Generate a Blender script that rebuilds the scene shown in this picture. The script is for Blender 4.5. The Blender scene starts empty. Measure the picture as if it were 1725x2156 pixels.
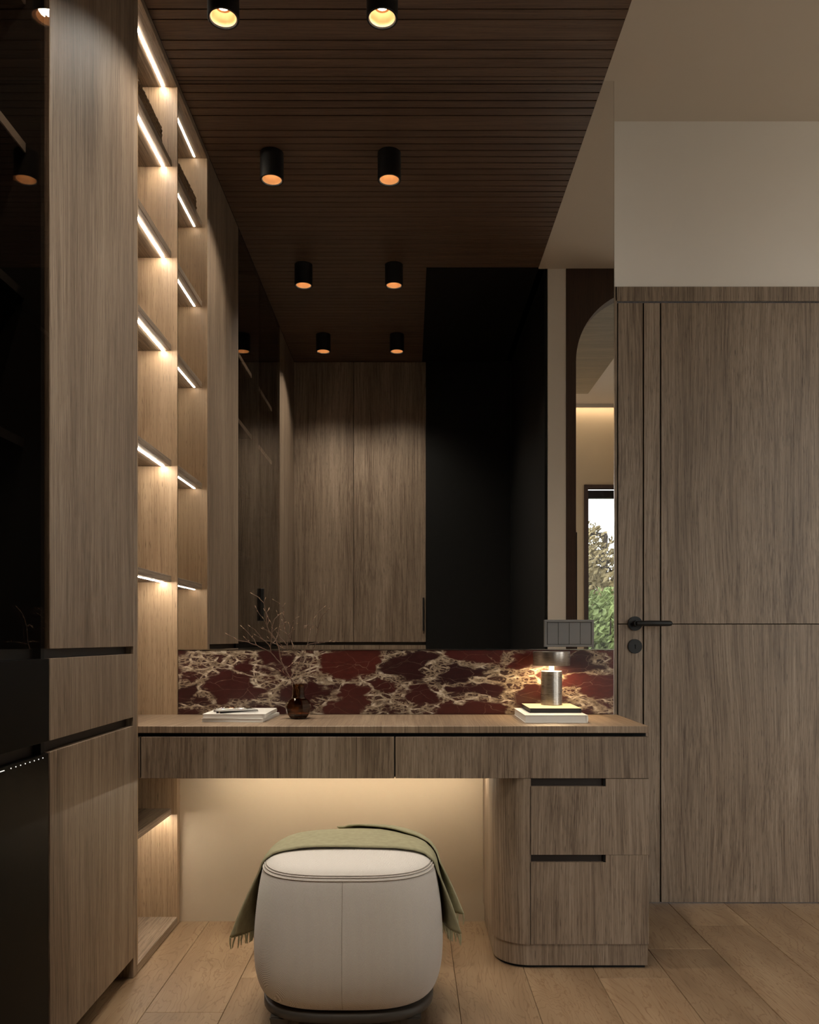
import bpy, bmesh, math, random
from mathutils import Vector, Matrix, noise as mnoise

random.seed(7)
D = bpy.data
SC = bpy.context.scene
COL = SC.collection

# ----------------------------------------------------------------------------
# camera, world, exposure
# ----------------------------------------------------------------------------
F_PX = 1750.0            # focal length in pixels of the 1725 x 2156 frame
CAM_Z = 1.02
cam_data = D.cameras.new('camera')
cam = D.objects.new('camera', cam_data)
COL.objects.link(cam)
cam.location = (0, 0, CAM_Z)
cam.rotation_euler = (math.radians(90), 0, 0)
cam_data.sensor_fit = 'HORIZONTAL'
cam_data.sensor_width = 36.0
cam_data.lens = 36.0 * F_PX / 1725.0
cam_data.shift_y = 267.0 / 1725.0
cam_data.clip_start = 0.01
SC.camera = cam

world = D.worlds.new('overcast_sky')
SC.world = world
world.use_nodes = True
bgn = world.node_tree.nodes['Background']
bgn.inputs['Color'].default_value = (0.93, 0.96, 1.0, 1)
bgn.inputs['Strength'].default_value = 4.0

SC.view_settings.view_transform = 'Standard'
SC.view_settings.look = 'None'
SC.view_settings.gamma = 1.0
SC.view_settings.exposure = 0.12
SC.view_settings.use_curve_mapping = False
SC.cycles.use_denoising = True
SC.cycles.max_bounces = 7
SC.cycles.adaptive_threshold = 0.03
SC.cycles.diffuse_bounces = 3
SC.cycles.glossy_bounces = 5
SC.cycles.transmission_bounces = 8
SC.cycles.transparent_max_bounces = 12
SC.cycles.caustics_refractive = False
SC.cycles.caustics_reflective = True
SC.cycles.blur_glossy = 1.0
SC.cycles.sample_clamp_indirect = 4.0

SPOT_W = 35.0            # each ceiling spot
SPOT_COL = (1.0, 0.90, 0.77)
LED_COL = (1.0, 0.82, 0.60)
NICHE_EM = 115.0
DESK_EM = 64.0
COVE_EM = 105.0
HALL_W = 14.5           # fill lamp added behind the added hall window beside the arch
HX0, HX1_, HZ0, HZ1 = 2.00, 3.30, 0.25, 2.75      # that added, unseen window (it faces the wooden door, outside the picture)
hl = D.lights.new('hall_fill', 'AREA')
hl.shape = 'RECTANGLE'; hl.size = HX1_ - HX0; hl.size_y = HZ1 - HZ0
hl.energy = HALL_W; hl.color = (1.0, 0.92, 0.82)
hlo = D.objects.new('hall_fill', hl); COL.objects.link(hlo)
sdl = D.lights.new('side_fill', 'AREA')          # fill lamp added outside the added side window beyond the arch
sdl.shape = 'RECTANGLE'; sdl.size = 1.6; sdl.size_y = 2.1; sdl.energy = 11.0; sdl.color = (1.0, 0.97, 0.94)
sdo = D.objects.new('side_fill', sdl); COL.objects.link(sdo)
sdo.location = (1.955, 0.1, 1.35); sdo.rotation_euler = (math.radians(90), 0, math.radians(90))
hlo.location = ((HX0 + HX1_) / 2, 1.458 - .11, (HZ0 + HZ1) / 2); hlo.rotation_euler = (math.radians(90), 0, 0)

# ----------------------------------------------------------------------------
# helpers
# ----------------------------------------------------------------------------
def sr(r, g, b):
    f = lambda c: (c / 255 / 12.92) if c / 255 <= 0.04045 else ((c / 255 + 0.055) / 1.055) ** 2.4
    return (f(r), f(g), f(b), 1.0)

WORLD0 = {}      # object name -> world origin (all parents are unrotated)

def setp(o, label=None, cat=None, group=None, kind=None):
    if label: o['label'] = label
    if cat: o['category'] = cat
    if group: o['group'] = group
    if kind: o['kind'] = kind
    return o

def empty(name, loc, label=None, cat=None, group=None, kind=None):
    o = D.objects.new(name, None)
    o.empty_display_size = 0.05
    COL.objects.link(o)
    o.location = loc
    WORLD0[o.name] = Vector(loc)
    return setp(o, label, cat, group, kind)

def link_mesh(name, me, mat, parent=None, origin=(0, 0, 0), smooth=False):
    """me holds coordinates relative to origin (world)."""
    o = D.objects.new(name, me)
    COL.objects.link(o)
    origin = Vector(origin)
    if parent is not None:
        o.parent = parent
        o.location = origin - WORLD0[parent.name]
    else:
        o.location = origin
    WORLD0[o.name] = origin
    if mat is not None and not me.materials:
        me.materials.append(mat)
    if smooth:
        for p in me.polygons:
            p.use_smooth = True
    return o

def bm_obj(name, bm, mat, parent=None, smooth=False, origin=None):
    """bm in world coordinates; the object's origin goes to its base centre."""
    if origin is None:
        xs = [v.co.x for v in bm.verts]; ys = [v.co.y for v in bm.verts]; zs = [v.co.z for v in bm.verts]
        origin = Vector(((min(xs) + max(xs)) / 2, (min(ys) + max(ys)) / 2, min(zs)))
    origin = Vector(origin)
    bmesh.ops.translate(bm, verts=bm.verts, vec=-origin)
    me = D.meshes.new(name)
    bm.to_mesh(me)
    bm.free()
    return link_mesh(name, me, mat, parent, origin, smooth)

def add_box(bm, x0, x1, y0, y1, z0, z1, bev=0.0, seg=1):
    r = bmesh.ops.create_cube(bm, size=1.0)
    vs = r['verts']
    for v in vs:
        v.co = Vector((x0 + (v.co.x + .5) * (x1 - x0), y0 + (v.co.y + .5) * (y1 - y0), z0 + (v.co.z + .5) * (z1 - z0)))
    if bev > 0:
        es = list({e for v in vs for e in v.link_edges})
        bmesh.ops.bevel(bm, geom=es, offset=bev, segments=seg, affect='EDGES', profile=0.6)
    return bm

def box(name, x0, x1, y0, y1, z0, z1, mat, parent=None, bev=0.0, seg=1, origin=None):
    bm = bmesh.new()
    add_box(bm, x0, x1, y0, y1, z0, z1, bev, seg)
    return bm_obj(name, bm, mat, parent, origin=origin)

def add_lathe(bm, prof, c=(0, 0, 0), n=32, cap0=True, cap1=True, rot=0.0):
    rings = []
    for r, z in prof:
        rings.append([bm.verts.new((c[0] + r * math.cos(rot + 2 * math.pi * i / n), c[1] + r * math.sin(rot + 2 * math.pi * i / n), c[2] + z)) for i in range(n)])
    for a, b in zip(rings, rings[1:]):
        for i in range(n):
            bm.faces.new((a[i], a[(i + 1) % n], b[(i + 1) % n], b[i]))
    if cap0: bm.faces.new(list(reversed(rings[0])))
    if cap1: bm.faces.new(rings[-1])
    return bm

def lathe(name, prof, c, mat, parent=None, n=32, cap0=True, cap1=True, smooth=True, rot=0.0):
    bm = bmesh.new()
    add_lathe(bm, prof, c, n, cap0, cap1, rot)
    bmesh.ops.recalc_face_normals(bm, faces=bm.faces)
    o = bm_obj(name, bm, mat, parent, origin=(c[0], c[1], c[2] + min(p[1] for p in prof)))
    if smooth: smooth_angle(o)
    return o

def smooth_angle(o, deg=35):
    me = o.data
    for p in me.polygons: p.use_smooth = True
    try:
        me.set_sharp_from_angle(angle=math.radians(deg))
    except Exception:
        pass

def add_tube(bm, pts, rad, n=6, cap=True):
    pts = [Vector(p) for p in pts]
    if not isinstance(rad, (list, tuple)): rad = [rad] * len(pts)
    rings = []
    t0 = (pts[1] - pts[0]).normalized()
    up = Vector((0, 0, 1)) if abs(t0.z) < 0.9 else Vector((1, 0, 0))
    nrm = t0.cross(up).normalized()
    for i, p in enumerate(pts):
        if i == 0: t = pts[1] - pts[0]
        elif i == len(pts) - 1: t = pts[-1] - pts[-2]
        else: t = pts[i + 1] - pts[i - 1]
        t.normalize()
        nrm = (nrm - t * nrm.dot(t))
        if nrm.length < 1e-6: nrm = t.orthogonal()
        nrm.normalize()
        b = t.cross(nrm)
        rings.append([bm.verts.new(p + (nrm * math.cos(2 * math.pi * k / n) + b * math.sin(2 * math.pi * k / n)) * rad[i]) for k in range(n)])
    for a, b in zip(rings, rings[1:]):
        for k in range(n):
            bm.faces.new((a[k], a[(k + 1) % n], b[(k + 1) % n], b[k]))
    if cap:
        bm.faces.new(list(reversed(rings[0]))); bm.faces.new(rings[-1])
    return bm

def prism_xz(name, outline, y0, y1, mat, parent=None, holes=None):
    """extrude an (x,z) outline from y0 to y1 (no holes)."""
    bm = bmesh.new()
    a = [bm.verts.new((x, y0, z)) for x, z in outline]
    b = [bm.verts.new((x, y1, z)) for x, z in outline]
    bm.faces.new(a); bm.faces.new(list(reversed(b)))
    n = len(outline)
    for i in range(n):
        bm.faces.new((a[(i + 1) % n], a[i], b[i], b[(i + 1) % n]))
    bmesh.ops.recalc_face_normals(bm, faces=bm.faces)
    return bm_obj(name, bm, mat, parent)

# ----------------------------------------------------------------------------
# materials
# ----------------------------------------------------------------------------
def nt_new(name):
    m = D.materials.new(name)
    m.use_nodes = True
    nt = m.node_tree
    b = nt.nodes['Principled BSDF']
    return m, nt, b

def N(nt, t, **kw):
    n = nt.nodes.new(t)
    for k, v in kw.items():
        setattr(n, k, v)
    return n

def L(nt, a, b):
    nt.links.new(a, b)

def math_n(nt, op, a, b=None, clamp=False):
    n = N(nt, 'ShaderNodeMath', operation=op, use_clamp=clamp)
    for i, v in enumerate((a, b)):
        if v is None: continue
        if isinstance(v, (int, float)): n.inputs[i].default_value = v
        else: L(nt, v, n.inputs[i])
    return n.outputs[0]

def ramp(nt, fac, stops):
    n = N(nt, 'ShaderNodeValToRGB')
    cr = n.color_ramp
    while len(cr.elements) < len(stops): cr.elements.new(0.5)
    for e, (p, c) in zip(cr.elements, stops):
        e.position = p
        e.color = c if len(c) == 4 else (*c, 1)
    L(nt, fac, n.inputs['Fac'])
    return n.outputs['Color']

def mixc(nt, fac, a, b, blend='MIX'):
    n = N(nt, 'ShaderNodeMix', data_type='RGBA', blend_type=blend)
    for i, v in ((0, fac), (6, a), (7, b)):
        if isinstance(v, (int, float)): n.inputs[i].default_value = v
        elif isinstance(v, tuple): n.inputs[i].default_value = v
        else: L(nt, v, n.inputs[i])
    return n.outputs[2]

def plain(name, col, rough=0.6, metal=0.0, spec=0.5, noise=0.0, nscale=8.0, bump=0.0, bscale=200.0):
    m, nt, b = nt_new(name)
    b.inputs['Base Color'].default_value = col
    b.inputs['Roughness'].default_value = rough
    b.inputs['Metallic'].default_value = metal
    b.inputs['Specular IOR Level'].default_value = spec
    if noise or bump:
        tc = N(nt, 'ShaderNodeTexCoord')
        if noise:
            nz = N(nt, 'ShaderNodeTexNoise'); nz.inputs['Scale'].default_value = nscale; nz.inputs['Detail'].default_value = 4
            L(nt, tc.outputs['Object'], nz.inputs['Vector'])
            c0 = tuple(c * (1 - noise) for c in col[:3]) + (1,)
            c1 = tuple(min(1, c * (1 + noise)) for c in col[:3]) + (1,)
            L(nt, ramp(nt, nz.outputs['Fac'], [(0.3, c0), (0.7, c1)]), b.inputs['Base Color'])
        if bump:
            nb = N(nt, 'ShaderNodeTexNoise'); nb.inputs['Scale'].default_value = bscale; nb.inputs['Detail'].default_value = 3
            L(nt, tc.outputs['Object'], nb.inputs['Vector'])
            bp = N(nt, 'ShaderNodeBump'); bp.inputs['Strength'].default_value = bump; bp.inputs['Distance'].default_value = 0.002
            L(nt, nb.outputs['Fac'], bp.inputs['Height']); L(nt, bp.outputs['Normal'], b.inputs['Normal'])
    return m

def emit(name, col, strength):
    m = D.materials.new(name); m.use_nodes = True
    nt = m.node_tree
    nt.nodes.remove(nt.nodes['Principled BSDF'])
    e = N(nt, 'ShaderNodeEmission')
    e.inputs['Color'].default_value = (*col[:3], 1)
    e.inputs['Strength'].default_value = strength
    L(nt, e.outputs[0], nt.nodes['Material Output'].inputs['Surface'])
    return m

def wood(name, axis, dark, mid, light, rough=0.5, cath=0.35, band=0.55, fine=1.0, pore=0.6, bump=0.25, spec=0.4, sc=1.0, two=None):
    """veneer: grain runs along `axis` (object space); `two` = a second axis that is also stretched"""
    m, nt, b = nt_new(name)
    tc = N(nt, 'ShaderNodeTexCoord'); oi = N(nt, 'ShaderNodeObjectInfo')
    off = N(nt, 'ShaderNodeVectorMath', operation='SCALE'); off.inputs[0].default_value = (13.7, 7.3, 9.1)
    L(nt, oi.outputs['Random'], off.inputs['Scale'])
    add = N(nt, 'ShaderNodeVectorMath', operation='ADD')
    L(nt, tc.outputs['Object'], add.inputs[0]); L(nt, off.outputs[0], add.inputs[1])
    P = add.outputs[0]
    def stretched(k):
        mp = N(nt, 'ShaderNodeMapping')
        s = [1.0, 1.0, 1.0]; s['XYZ'.index(axis)] = k
        if two: s['XYZ'.index(two)] = k
        mp.inputs['Scale'].default_value = s
        L(nt, P, mp.inputs['Vector'])
        return mp.outputs[0]
    def nz(vec, scale, detail, rough_=0.5, dist=0.0):
        n = N(nt, 'ShaderNodeTexNoise')
        n.inputs['Scale'].default_value = scale * sc; n.inputs['Detail'].default_value = detail
        n.inputs['Roughness'].default_value = rough_; n.inputs['Distortion'].default_value = dist
        L(nt, vec, n.inputs['Vector'])
        return n.outputs['Fac']
    # slow warp of the grain lines (cathedral drift)
    wv = N(nt, 'ShaderNodeTexNoise'); wv.inputs['Scale'].default_value = 2.6 * sc; wv.inputs['Detail'].default_value = 1.5
    L(nt, stretched(0.28), wv.inputs['Vector'])
    wsub = N(nt, 'ShaderNodeVectorMath', operation='SUBTRACT'); L(nt, wv.outputs['Color'], wsub.inputs[0]); wsub.inputs[1].default_value = (.5, .5, .5)
    wsc = N(nt, 'ShaderNodeVectorMath', operation='SCALE'); L(nt, wsub.outputs[0], wsc.inputs[0]); wsc.inputs['Scale'].default_value = 0.22 * cath
    P0 = P
    wadd = N(nt, 'ShaderNodeVectorMath', operation='ADD'); L(nt, P0, wadd.inputs[0]); L(nt, wsc.outputs[0], wadd.inputs[1])
    P = wadd.outputs[0]
    n_band = nz(stretched(0.05), 9, 2)
    n_mid = nz(stretched(0.03), 55, 3, 0.6)
    n_fine = nz(stretched(0.015), 230, 3, 0.65)
    P = P0
    n_pore = nz(stretched(0.045), 520, 2, 0.5)
    a = math_n(nt, 'MULTIPLY', math_n(nt, 'SUBTRACT', n_band, 0.5), band)
    c = math_n(nt, 'MULTIPLY', math_n(nt, 'SUBTRACT', n_mid, 0.5), band * 0.85)
    d = math_n(nt, 'MULTIPLY', math_n(nt, 'SUBTRACT', n_fine, 0.5), fine)
    s = math_n(nt, 'ADD', math_n(nt, 'ADD', a, c), math_n(nt, 'ADD', d, 0.5), True)
    col = ramp(nt, s, [(0.22, dark), (0.5, mid), (0.78, light)])
    pf = N(nt, 'ShaderNodeMapRange'); pf.inputs['From Min'].default_value = 0.60; pf.inputs['From Max'].default_value = 0.70
    pf.inputs['To Min'].default_value = 0.0; pf.inputs['To Max'].default_value = pore
    L(nt, n_pore, pf.inputs['Value'])
    col = mixc(nt, pf.outputs[0], col, tuple(x * 0.45 for x in dark[:3]) + (1,))
    L(nt, col, b.inputs['Base Color'])
    b.inputs['Roughness'].default_value = rough
    b.inputs['Specular IOR Level'].default_value = spec
    return m

def floor_oak(name):
    """wide oak boards, grain along Y with cathedral figure"""
    m, nt, b = nt_new(name)
    tc = N(nt, 'ShaderNodeTexCoord'); oi = N(nt, 'ShaderNodeObjectInfo')
    off = N(nt, 'ShaderNodeVectorMath', operation='SCALE'); off.inputs[0].default_value = (3.7, 17.3, 5.1)
    L(nt, oi.outputs['Random'], off.inputs['Scale'])
    add = N(nt, 'ShaderNodeVectorMath', operation='ADD')
    L(nt, tc.outputs['Object'], add.inputs[0]); L(nt, off.outputs[0], add.inputs[1])
    mp = N(nt, 'ShaderNodeMapping'); mp.inputs['Scale'].default_value = (1, 0.22, 1); L(nt, add.outputs[0], mp.inputs['Vector'])
    n1 = N(nt, 'ShaderNodeTexNoise'); n1.inputs['Scale'].default_value = 5.5; n1.inputs['Detail'].default_value = 5; n1.inputs['Roughness'].default_value = 0.5
    n1.inputs['Distortion'].default_value = 0.6
    L(nt, mp.outputs[0], n1.inputs['Vector'])
    # growth rings as iso-lines of that noise
    k = math_n(nt, 'MULTIPLY', n1.outputs['Fac'], 30.0)
    fr = math_n(nt, 'FRACT', k)
    tri = math_n(nt, 'ABSOLUTE', math_n(nt, 'SUBTRACT', fr, 0.5))
    ringl = N(nt, 'ShaderNodeMapRange'); ringl.interpolation_type = 'SMOOTHSTEP'
    ringl.inputs['From Min'].default_value = 0.34; ringl.inputs['From Max'].default_value = 0.5
    L(nt, tri, ringl.inputs['Value'])
    mp2 = N(nt, 'ShaderNodeMapping'); mp2.inputs['Scale'].default_value = (1, 0.03, 1); L(nt, add.outputs[0], mp2.inputs['Vector'])
    n2 = N(nt, 'ShaderNodeTexNoise'); n2.inputs['Scale'].default_value = 160; n2.inputs['Detail'].default_value = 3
    L(nt, mp2.outputs[0], n2.inputs['Vector'])
    n3 = N(nt, 'ShaderNodeTexNoise'); n3.inputs['Scale'].default_value = 12; n3.inputs['Detail'].default_value = 3
    L(nt, mp.outputs[0], n3.inputs['Vector'])
    base = ramp(nt, n3.outputs['Fac'], [(0.3, sr(128, 104, 79)), (0.55, sr(145, 120, 93)), (0.75, sr(156, 132, 104))])
    rl = math_n(nt, 'MULTIPLY', ringl.outputs[0], math_n(nt, 'ADD', math_n(nt, 'MULTIPLY', n2.outputs['Fac'], 1.0), -0.02))
    col = mixc(nt, rl, base, sr(104, 74, 50))
    fs = N(nt, 'ShaderNodeMapRange'); fs.inputs['From Min'].default_value = 0.5; fs.inputs['From Max'].default_value = 0.75; fs.inputs['To Max'].default_value = 0.35
    L(nt, n2.outputs['Fac'], fs.inputs['Value'])
    col = mixc(nt, fs.outputs[0], col, sr(120, 90, 64))
    tint = math_n(nt, 'ADD', math_n(nt, 'MULTIPLY', oi.outputs['Random'], 0.22), 0.86)
    cm = N(nt, 'ShaderNodeVectorMath', operation='SCALE'); L(nt, col, cm.inputs[0]); L(nt, tint, cm.inputs['Scale'])
    L(nt, cm.outputs[0], b.inputs['Base Color'])
    b.inputs['Roughness'].default_value = 0.5
    b.inputs['Specular IOR Level'].default_value = 0.35
    bp = N(nt, 'ShaderNodeBump'); bp.inputs['Strength'].default_value = 0.3; bp.inputs['Distance'].default_value = 0.0012; bp.invert = True
    L(nt, rl, bp.inputs['Height']); L(nt, bp.outputs['Normal'], b.inputs['Normal'])
    return m

def marble(name):
    m, nt, b = nt_new(name)
    tc = N(nt, 'ShaderNodeTexCoord')
    mp = N(nt, 'ShaderNodeMapping'); mp.inputs['Scale'].default_value = (1.0, 1.0, 2.1); mp.inputs['Location'].default_value = (0.63, 0, 0.2)
    mp.inputs['Rotation'].default_value = (0, 0.18, 0)
    L(nt, tc.outputs['Object'], mp.inputs['Vector'])
    wn = N(nt, 'ShaderNodeTexNoise'); wn.inputs['Scale'].default_value = 7; wn.inputs['Detail'].default_value = 3; wn.inputs['Roughness'].default_value = 0.5
    L(nt, mp.outputs[0], wn.inputs['Vector'])
    ws = N(nt, 'ShaderNodeVectorMath', operation='SUBTRACT'); L(nt, wn.outputs['Color'], ws.inputs[0]); ws.inputs[1].default_value = (.5, .5, .5)
    wsc = N(nt, 'ShaderNodeVectorMath', operation='SCALE'); L(nt, ws.outputs[0], wsc.inputs[0]); wsc.inputs['Scale'].default_value = 0.085
    wa = N(nt, 'ShaderNodeVectorMath', operation='ADD'); L(nt, mp.outputs[0], wa.inputs[0]); L(nt, wsc.outputs[0], wa.inputs[1])
    wsc2 = N(nt, 'ShaderNodeVectorMath', operation='SCALE'); L(nt, ws.outputs[0], wsc2.inputs[0]); wsc2.inputs['Scale'].default_value = 0.035
    wa2 = N(nt, 'ShaderNodeVectorMath', operation='ADD'); L(nt, mp.outputs[0], wa2.inputs[0]); L(nt, wsc2.outputs[0], wa2.inputs[1])
    def vor(scale, feat='DISTANCE_TO_EDGE'):
        v = N(nt, 'ShaderNodeTexVoronoi', feature=feat); v.inputs['Scale'].default_value = scale
        L(nt, (wa if scale < 15 else wa2).outputs[0], v.inputs['Vector'])
        return v
    def line(dist, w0, w1):
        r = N(nt, 'ShaderNodeMapRange'); r.interpolation_type = 'SMOOTHSTEP'
        for key, val in (('From Min', w0), ('From Max', w1)):
            if isinstance(val, (int, float)): r.inputs[key].default_value = val
            else: L(nt, val, r.inputs[key])
        r.inputs['To Min'].default_value = 1.0; r.inputs['To Max'].default_value = 0.0
        L(nt, dist, r.inputs['Value'])
        return r.outputs[0]
    big_d = vor(4.6).outputs['Distance']
    zn = N(nt, 'ShaderNodeTexNoise'); zn.inputs['Scale'].default_value = 9; zn.inputs['Detail'].default_value = 4
    L(nt, mp.outputs[0], zn.inputs['Vector'])
    zd = math_n(nt, 'ADD', big_d, math_n(nt, 'MULTIPLY', math_n(nt, 'SUBTRACT', zn.outputs['Fac'], 0.5), 0.75))
    zone = line(zd, 0.05, 0.14)                       # broken-up seams between the large clasts
    small = line(vor(19).outputs['Distance'], 0.055, 0.11)
    tiny = line(vor(52).outputs['Distance'], 0.10, 0.20)
    big = line(big_d, 0.0, 0.022)
    hair = line(vor(9.5).outputs['Distance'], 0.0, 0.007)
    fn = N(nt, 'ShaderNodeTexNoise'); fn.inputs['Scale'].default_value = 30; fn.inputs['Detail'].default_value = 5; fn.inputs['Roughness'].default_value = 0.7
    L(nt, mp.outputs[0], fn.inputs['Vector'])
    fm = N(nt, 'ShaderNodeMapRange'); fm.inputs['From Min'].default_value = 0.34; fm.inputs['From Max'].default_value = 0.6; fm.inputs['To Min'].default_value = 0.42
    L(nt, fn.outputs['Fac'], fm.inputs['Value'])
    patch = line(fn.outputs['Fac'], 0.47, 0.54)        # where the matrix turns to fine rubble
    s1 = math_n(nt, 'MULTIPLY', small, zone)
    s2 = math_n(nt, 'MULTIPLY', math_n(nt, 'MULTIPLY', tiny, zone), math_n(nt, 'MAXIMUM', patch, math_n(nt, 'MULTIPLY', small, 0.8)))
    v = math_n(nt, 'MAXIMUM', math_n(nt, 'MULTIPLY', big, 0.7), math_n(nt, 'MAXIMUM', s1, s2))
    v = math_n(nt, 'MULTIPLY', v, fm.outputs[0])
    v = math_n(nt, 'MAXIMUM', v, math_n(nt, 'MULTIPLY', hair, 0.3), True)
    cell = vor(4.6, 'F1')
    red = ramp(nt, cell.outputs['Color'], [(0.15, sr(44, 21, 21)), (0.5, sr(58, 25, 23)), (0.85, sr(76, 31, 25))])
    mott = ramp(nt, fn.outputs['Fac'], [(0.3, (0.8, 0.8, 0.8, 1)), (0.7, (1.15, 1.15, 1.15, 1))])
    red = mixc(nt, 1.0, red, mott, 'MULTIPLY')
    red = mixc(nt, math_n(nt, 'MULTIPLY', zone, 0.35), red, sr(70, 56, 46))
    veinc = ramp(nt, fn.outputs['Fac'], [(0.3, sr(118, 100, 80)), (0.5, sr(170, 152, 128)), (0.7, sr(210, 197, 178))])
    col = mixc(nt, v, red, veinc)
    L(nt, col, b.inputs['Base Color'])
    b.inputs['Roughness'].default_value = 0.28
    return m

def glass_thin(name, tint, ior=1.5, rough=0.0):
    m = D.materials.new(name); m.use_nodes = True
    nt = m.node_tree; nt.nodes.remove(nt.nodes['Principled BSDF'])
    fr = N(nt, 'ShaderNodeFresnel')
    # the pane does not bend rays, so both of its faces reflect like an outer face
    geo = N(nt, 'ShaderNodeNewGeometry')
    L(nt, math_n(nt, 'ADD', math_n(nt, 'MULTIPLY', geo.outputs['Backfacing'], 1 / ior - ior), ior), fr.inputs['IOR'])
    t = N(nt, 'ShaderNodeBsdfTransparent'); t.inputs['Color'].default_value = tint
    g = N(nt, 'ShaderNodeBsdfGlossy'); g.inputs['Roughness'].default_value = rough
    mx = N(nt, 'ShaderNodeMixShader')
    L(nt, fr.outputs[0], mx.inputs[0]); L(nt, t.outputs[0], mx.inputs[1]); L(nt, g.outputs[0], mx.inputs[2])
    L(nt, mx.outputs[0], nt.nodes['Material Output'].inputs['Surface'])
    return m

def herringbone(name):
    m, nt, b = nt_new(name)
    tc = N(nt, 'ShaderNodeTexCoord')
    sp = N(nt, 'ShaderNodeSeparateXYZ'); L(nt, tc.outputs['Object'], sp.inputs[0])
    u = math_n(nt, 'ADD', sp.outputs['X'], math_n(nt, 'MULTIPLY', sp.outputs['Y'], 0.6))
    v = math_n(nt, 'ADD', sp.outputs['Z'], math_n(nt, 'MULTIPLY', sp.outputs['Y'], 0.8))
    per = 0.031
    tri = math_n(nt, 'ABSOLUTE', math_n(nt, 'SUBTRACT', math_n(nt, 'FRACT', math_n(nt, 'DIVIDE', u, per)), 0.5))
    zz = math_n(nt, 'ADD', v, math_n(nt, 'MULTIPLY', tri, per * 1.3))
    sn = math_n(nt, 'SINE', math_n(nt, 'MULTIPLY', zz, 2 * math.pi / 0.0040))
    f = math_n(nt, 'ADD', math_n(nt, 'MULTIPLY', sn, 0.5), 0.5)
    n = N(nt, 'ShaderNodeTexNoise'); n.inputs['Scale'].default_value = 700; n.inputs['Detail'].default_value = 2
    L(nt, tc.outputs['Object'], n.inputs['Vector'])
    f2 = math_n(nt, 'ADD', math_n(nt, 'MULTIPLY', f, 0.6), math_n(nt, 'MULTIPLY', n.outputs['Fac'], 0.4))
    col = ramp(nt, f2, [(0.15, sr(196, 187, 178)), (0.85, sr(250, 246, 240))])
    L(nt, col, b.inputs['Base Color'])
    b.inputs['Roughness'].default_value = 0.9
    b.inputs['Specular IOR Level'].default_value = 0.15
    b.inputs['Sheen Weight'].default_value = 0.15
    bp = N(nt, 'ShaderNodeBump'); bp.inputs['Strength'].default_value = 0.35; bp.inputs['Distance'].default_value = 0.0008
    L(nt, f2, bp.inputs['Height']); L(nt, bp.outputs['Normal'], b.inputs['Normal'])
    return m

W_D, W_M, W_L = sr(84, 68, 54), sr(130, 112, 94), sr(158, 140, 121)
M = {}
M['wood_v'] = wood('oak_veneer_vertical', 'Z', W_D, W_M, W_L, cath=0.45)
M['wood_y'] = wood('oak_veneer_lengthwise', 'Y', W_D, W_M, W_L)
M['wood_x'] = wood('oak_veneer_crosswise', 'X', W_D, W_M, W_L)
M['wood_top'] = wood('oak_worktop', 'Y', sr(104, 85, 67), sr(138, 117, 96), sr(162, 141, 118), two='Z', rough=0.42)
M['wood_niche_lit'] = wood('oak_veneer_niche_lit', 'Z', sr(120, 96, 73), sr(158, 132, 104), sr(180, 154, 125), cath=0.2, fine=0.6)  # oak lightened so the niche looks lit: strip light put into the colour
M['wood_ceiling'] = wood('dark_oak_slat', 'X', sr(74, 54, 42), sr(96, 73, 58), sr(113, 88, 70), rough=0.45, spec=0.5)
M['wood_dark'] = wood('walnut_arch_frame', 'Z', sr(44, 30, 24), sr(58, 40, 32), sr(68, 48, 38))
M['wood_grey'] = wood('grey_wood_panel', 'X', sr(86, 78, 66), sr(110, 100, 86), sr(128, 118, 102), rough=0.35)
M['floor'] = floor_oak('oak_floor_board')
M['marble'] = marble('red_vein_marble')
M['white_paint'] = plain('warm_white_paint', sr(222, 214, 204), 0.85, noise=0.015, nscale=3)
M['ceil_paint'] = plain('white_ceiling_paint', sr(200, 188, 173), 0.9, noise=0.015, nscale=3)
M['beige_wall'] = plain('beige_wall_paint', sr(176, 159, 136), 0.8, noise=0.02, nscale=4)
M['far_wall'] = plain('taupe_wall_paint', sr(176, 156, 130), 0.85, noise=0.02, nscale=4)
M['black'] = plain('matte_black_lacquer', sr(17, 17, 16), 0.45, spec=0.4, noise=0.1, nscale=5)
M['black_panel'] = plain('black_panel_lining', sr(20, 20, 19), 0.7, spec=0.2, noise=0.1, nscale=2)
M['black_int'] = plain('cabinet_interior_black', sr(20, 18, 16), 0.7, noise=0.1, nscale=5)
M['groove'] = plain('dark_bronze_profile', sr(46, 37, 31), 0.5, metal=0.3, noise=0.05)
M['gap'] = plain('shadow_gap_black', sr(10, 9, 8), 0.9, noise=0.05)
M['black_metal'] = plain('black_powder_coat', sr(22, 21, 20), 0.5, metal=0.2, noise=0.06, nscale=40)
M['black_gloss'] = plain('black_appliance_glass', sr(12, 11, 10), 0.4, spec=0.06, noise=0.05, nscale=3)
M['mirror'] = plain('silver_mirror', (0.86, 0.85, 0.83, 1), 0.0, metal=1.0)
_m = M['mirror']
M['edge_metal'] = plain('polished_edge', (0.85, 0.82, 0.78, 1), 0.15, metal=1.0, noise=0.02)
M['cab_glass'] = glass_thin('smoked_black_glass', (0.72, 0.68, 0.64, 1))
M['win_glass'] = glass_thin('clear_window_glass', (0.97, 0.98, 0.97, 1))
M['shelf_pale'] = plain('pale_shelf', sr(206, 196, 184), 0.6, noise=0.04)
M['fabric'] = herringbone('herringbone_fabric')
M['seam'] = plain('stitching', sr(196, 187, 178), 0.9, noise=0.05, nscale=300)
M['throw'] = plain('olive_wool', sr(166, 161, 131), 0.95, spec=0.1, noise=0.08, nscale=60, bump=0.5, bscale=900)
M['stool_base'] = plain('charcoal_lacquer', sr(80, 76, 71), 0.5, noise=0.05, nscale=30)
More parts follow.
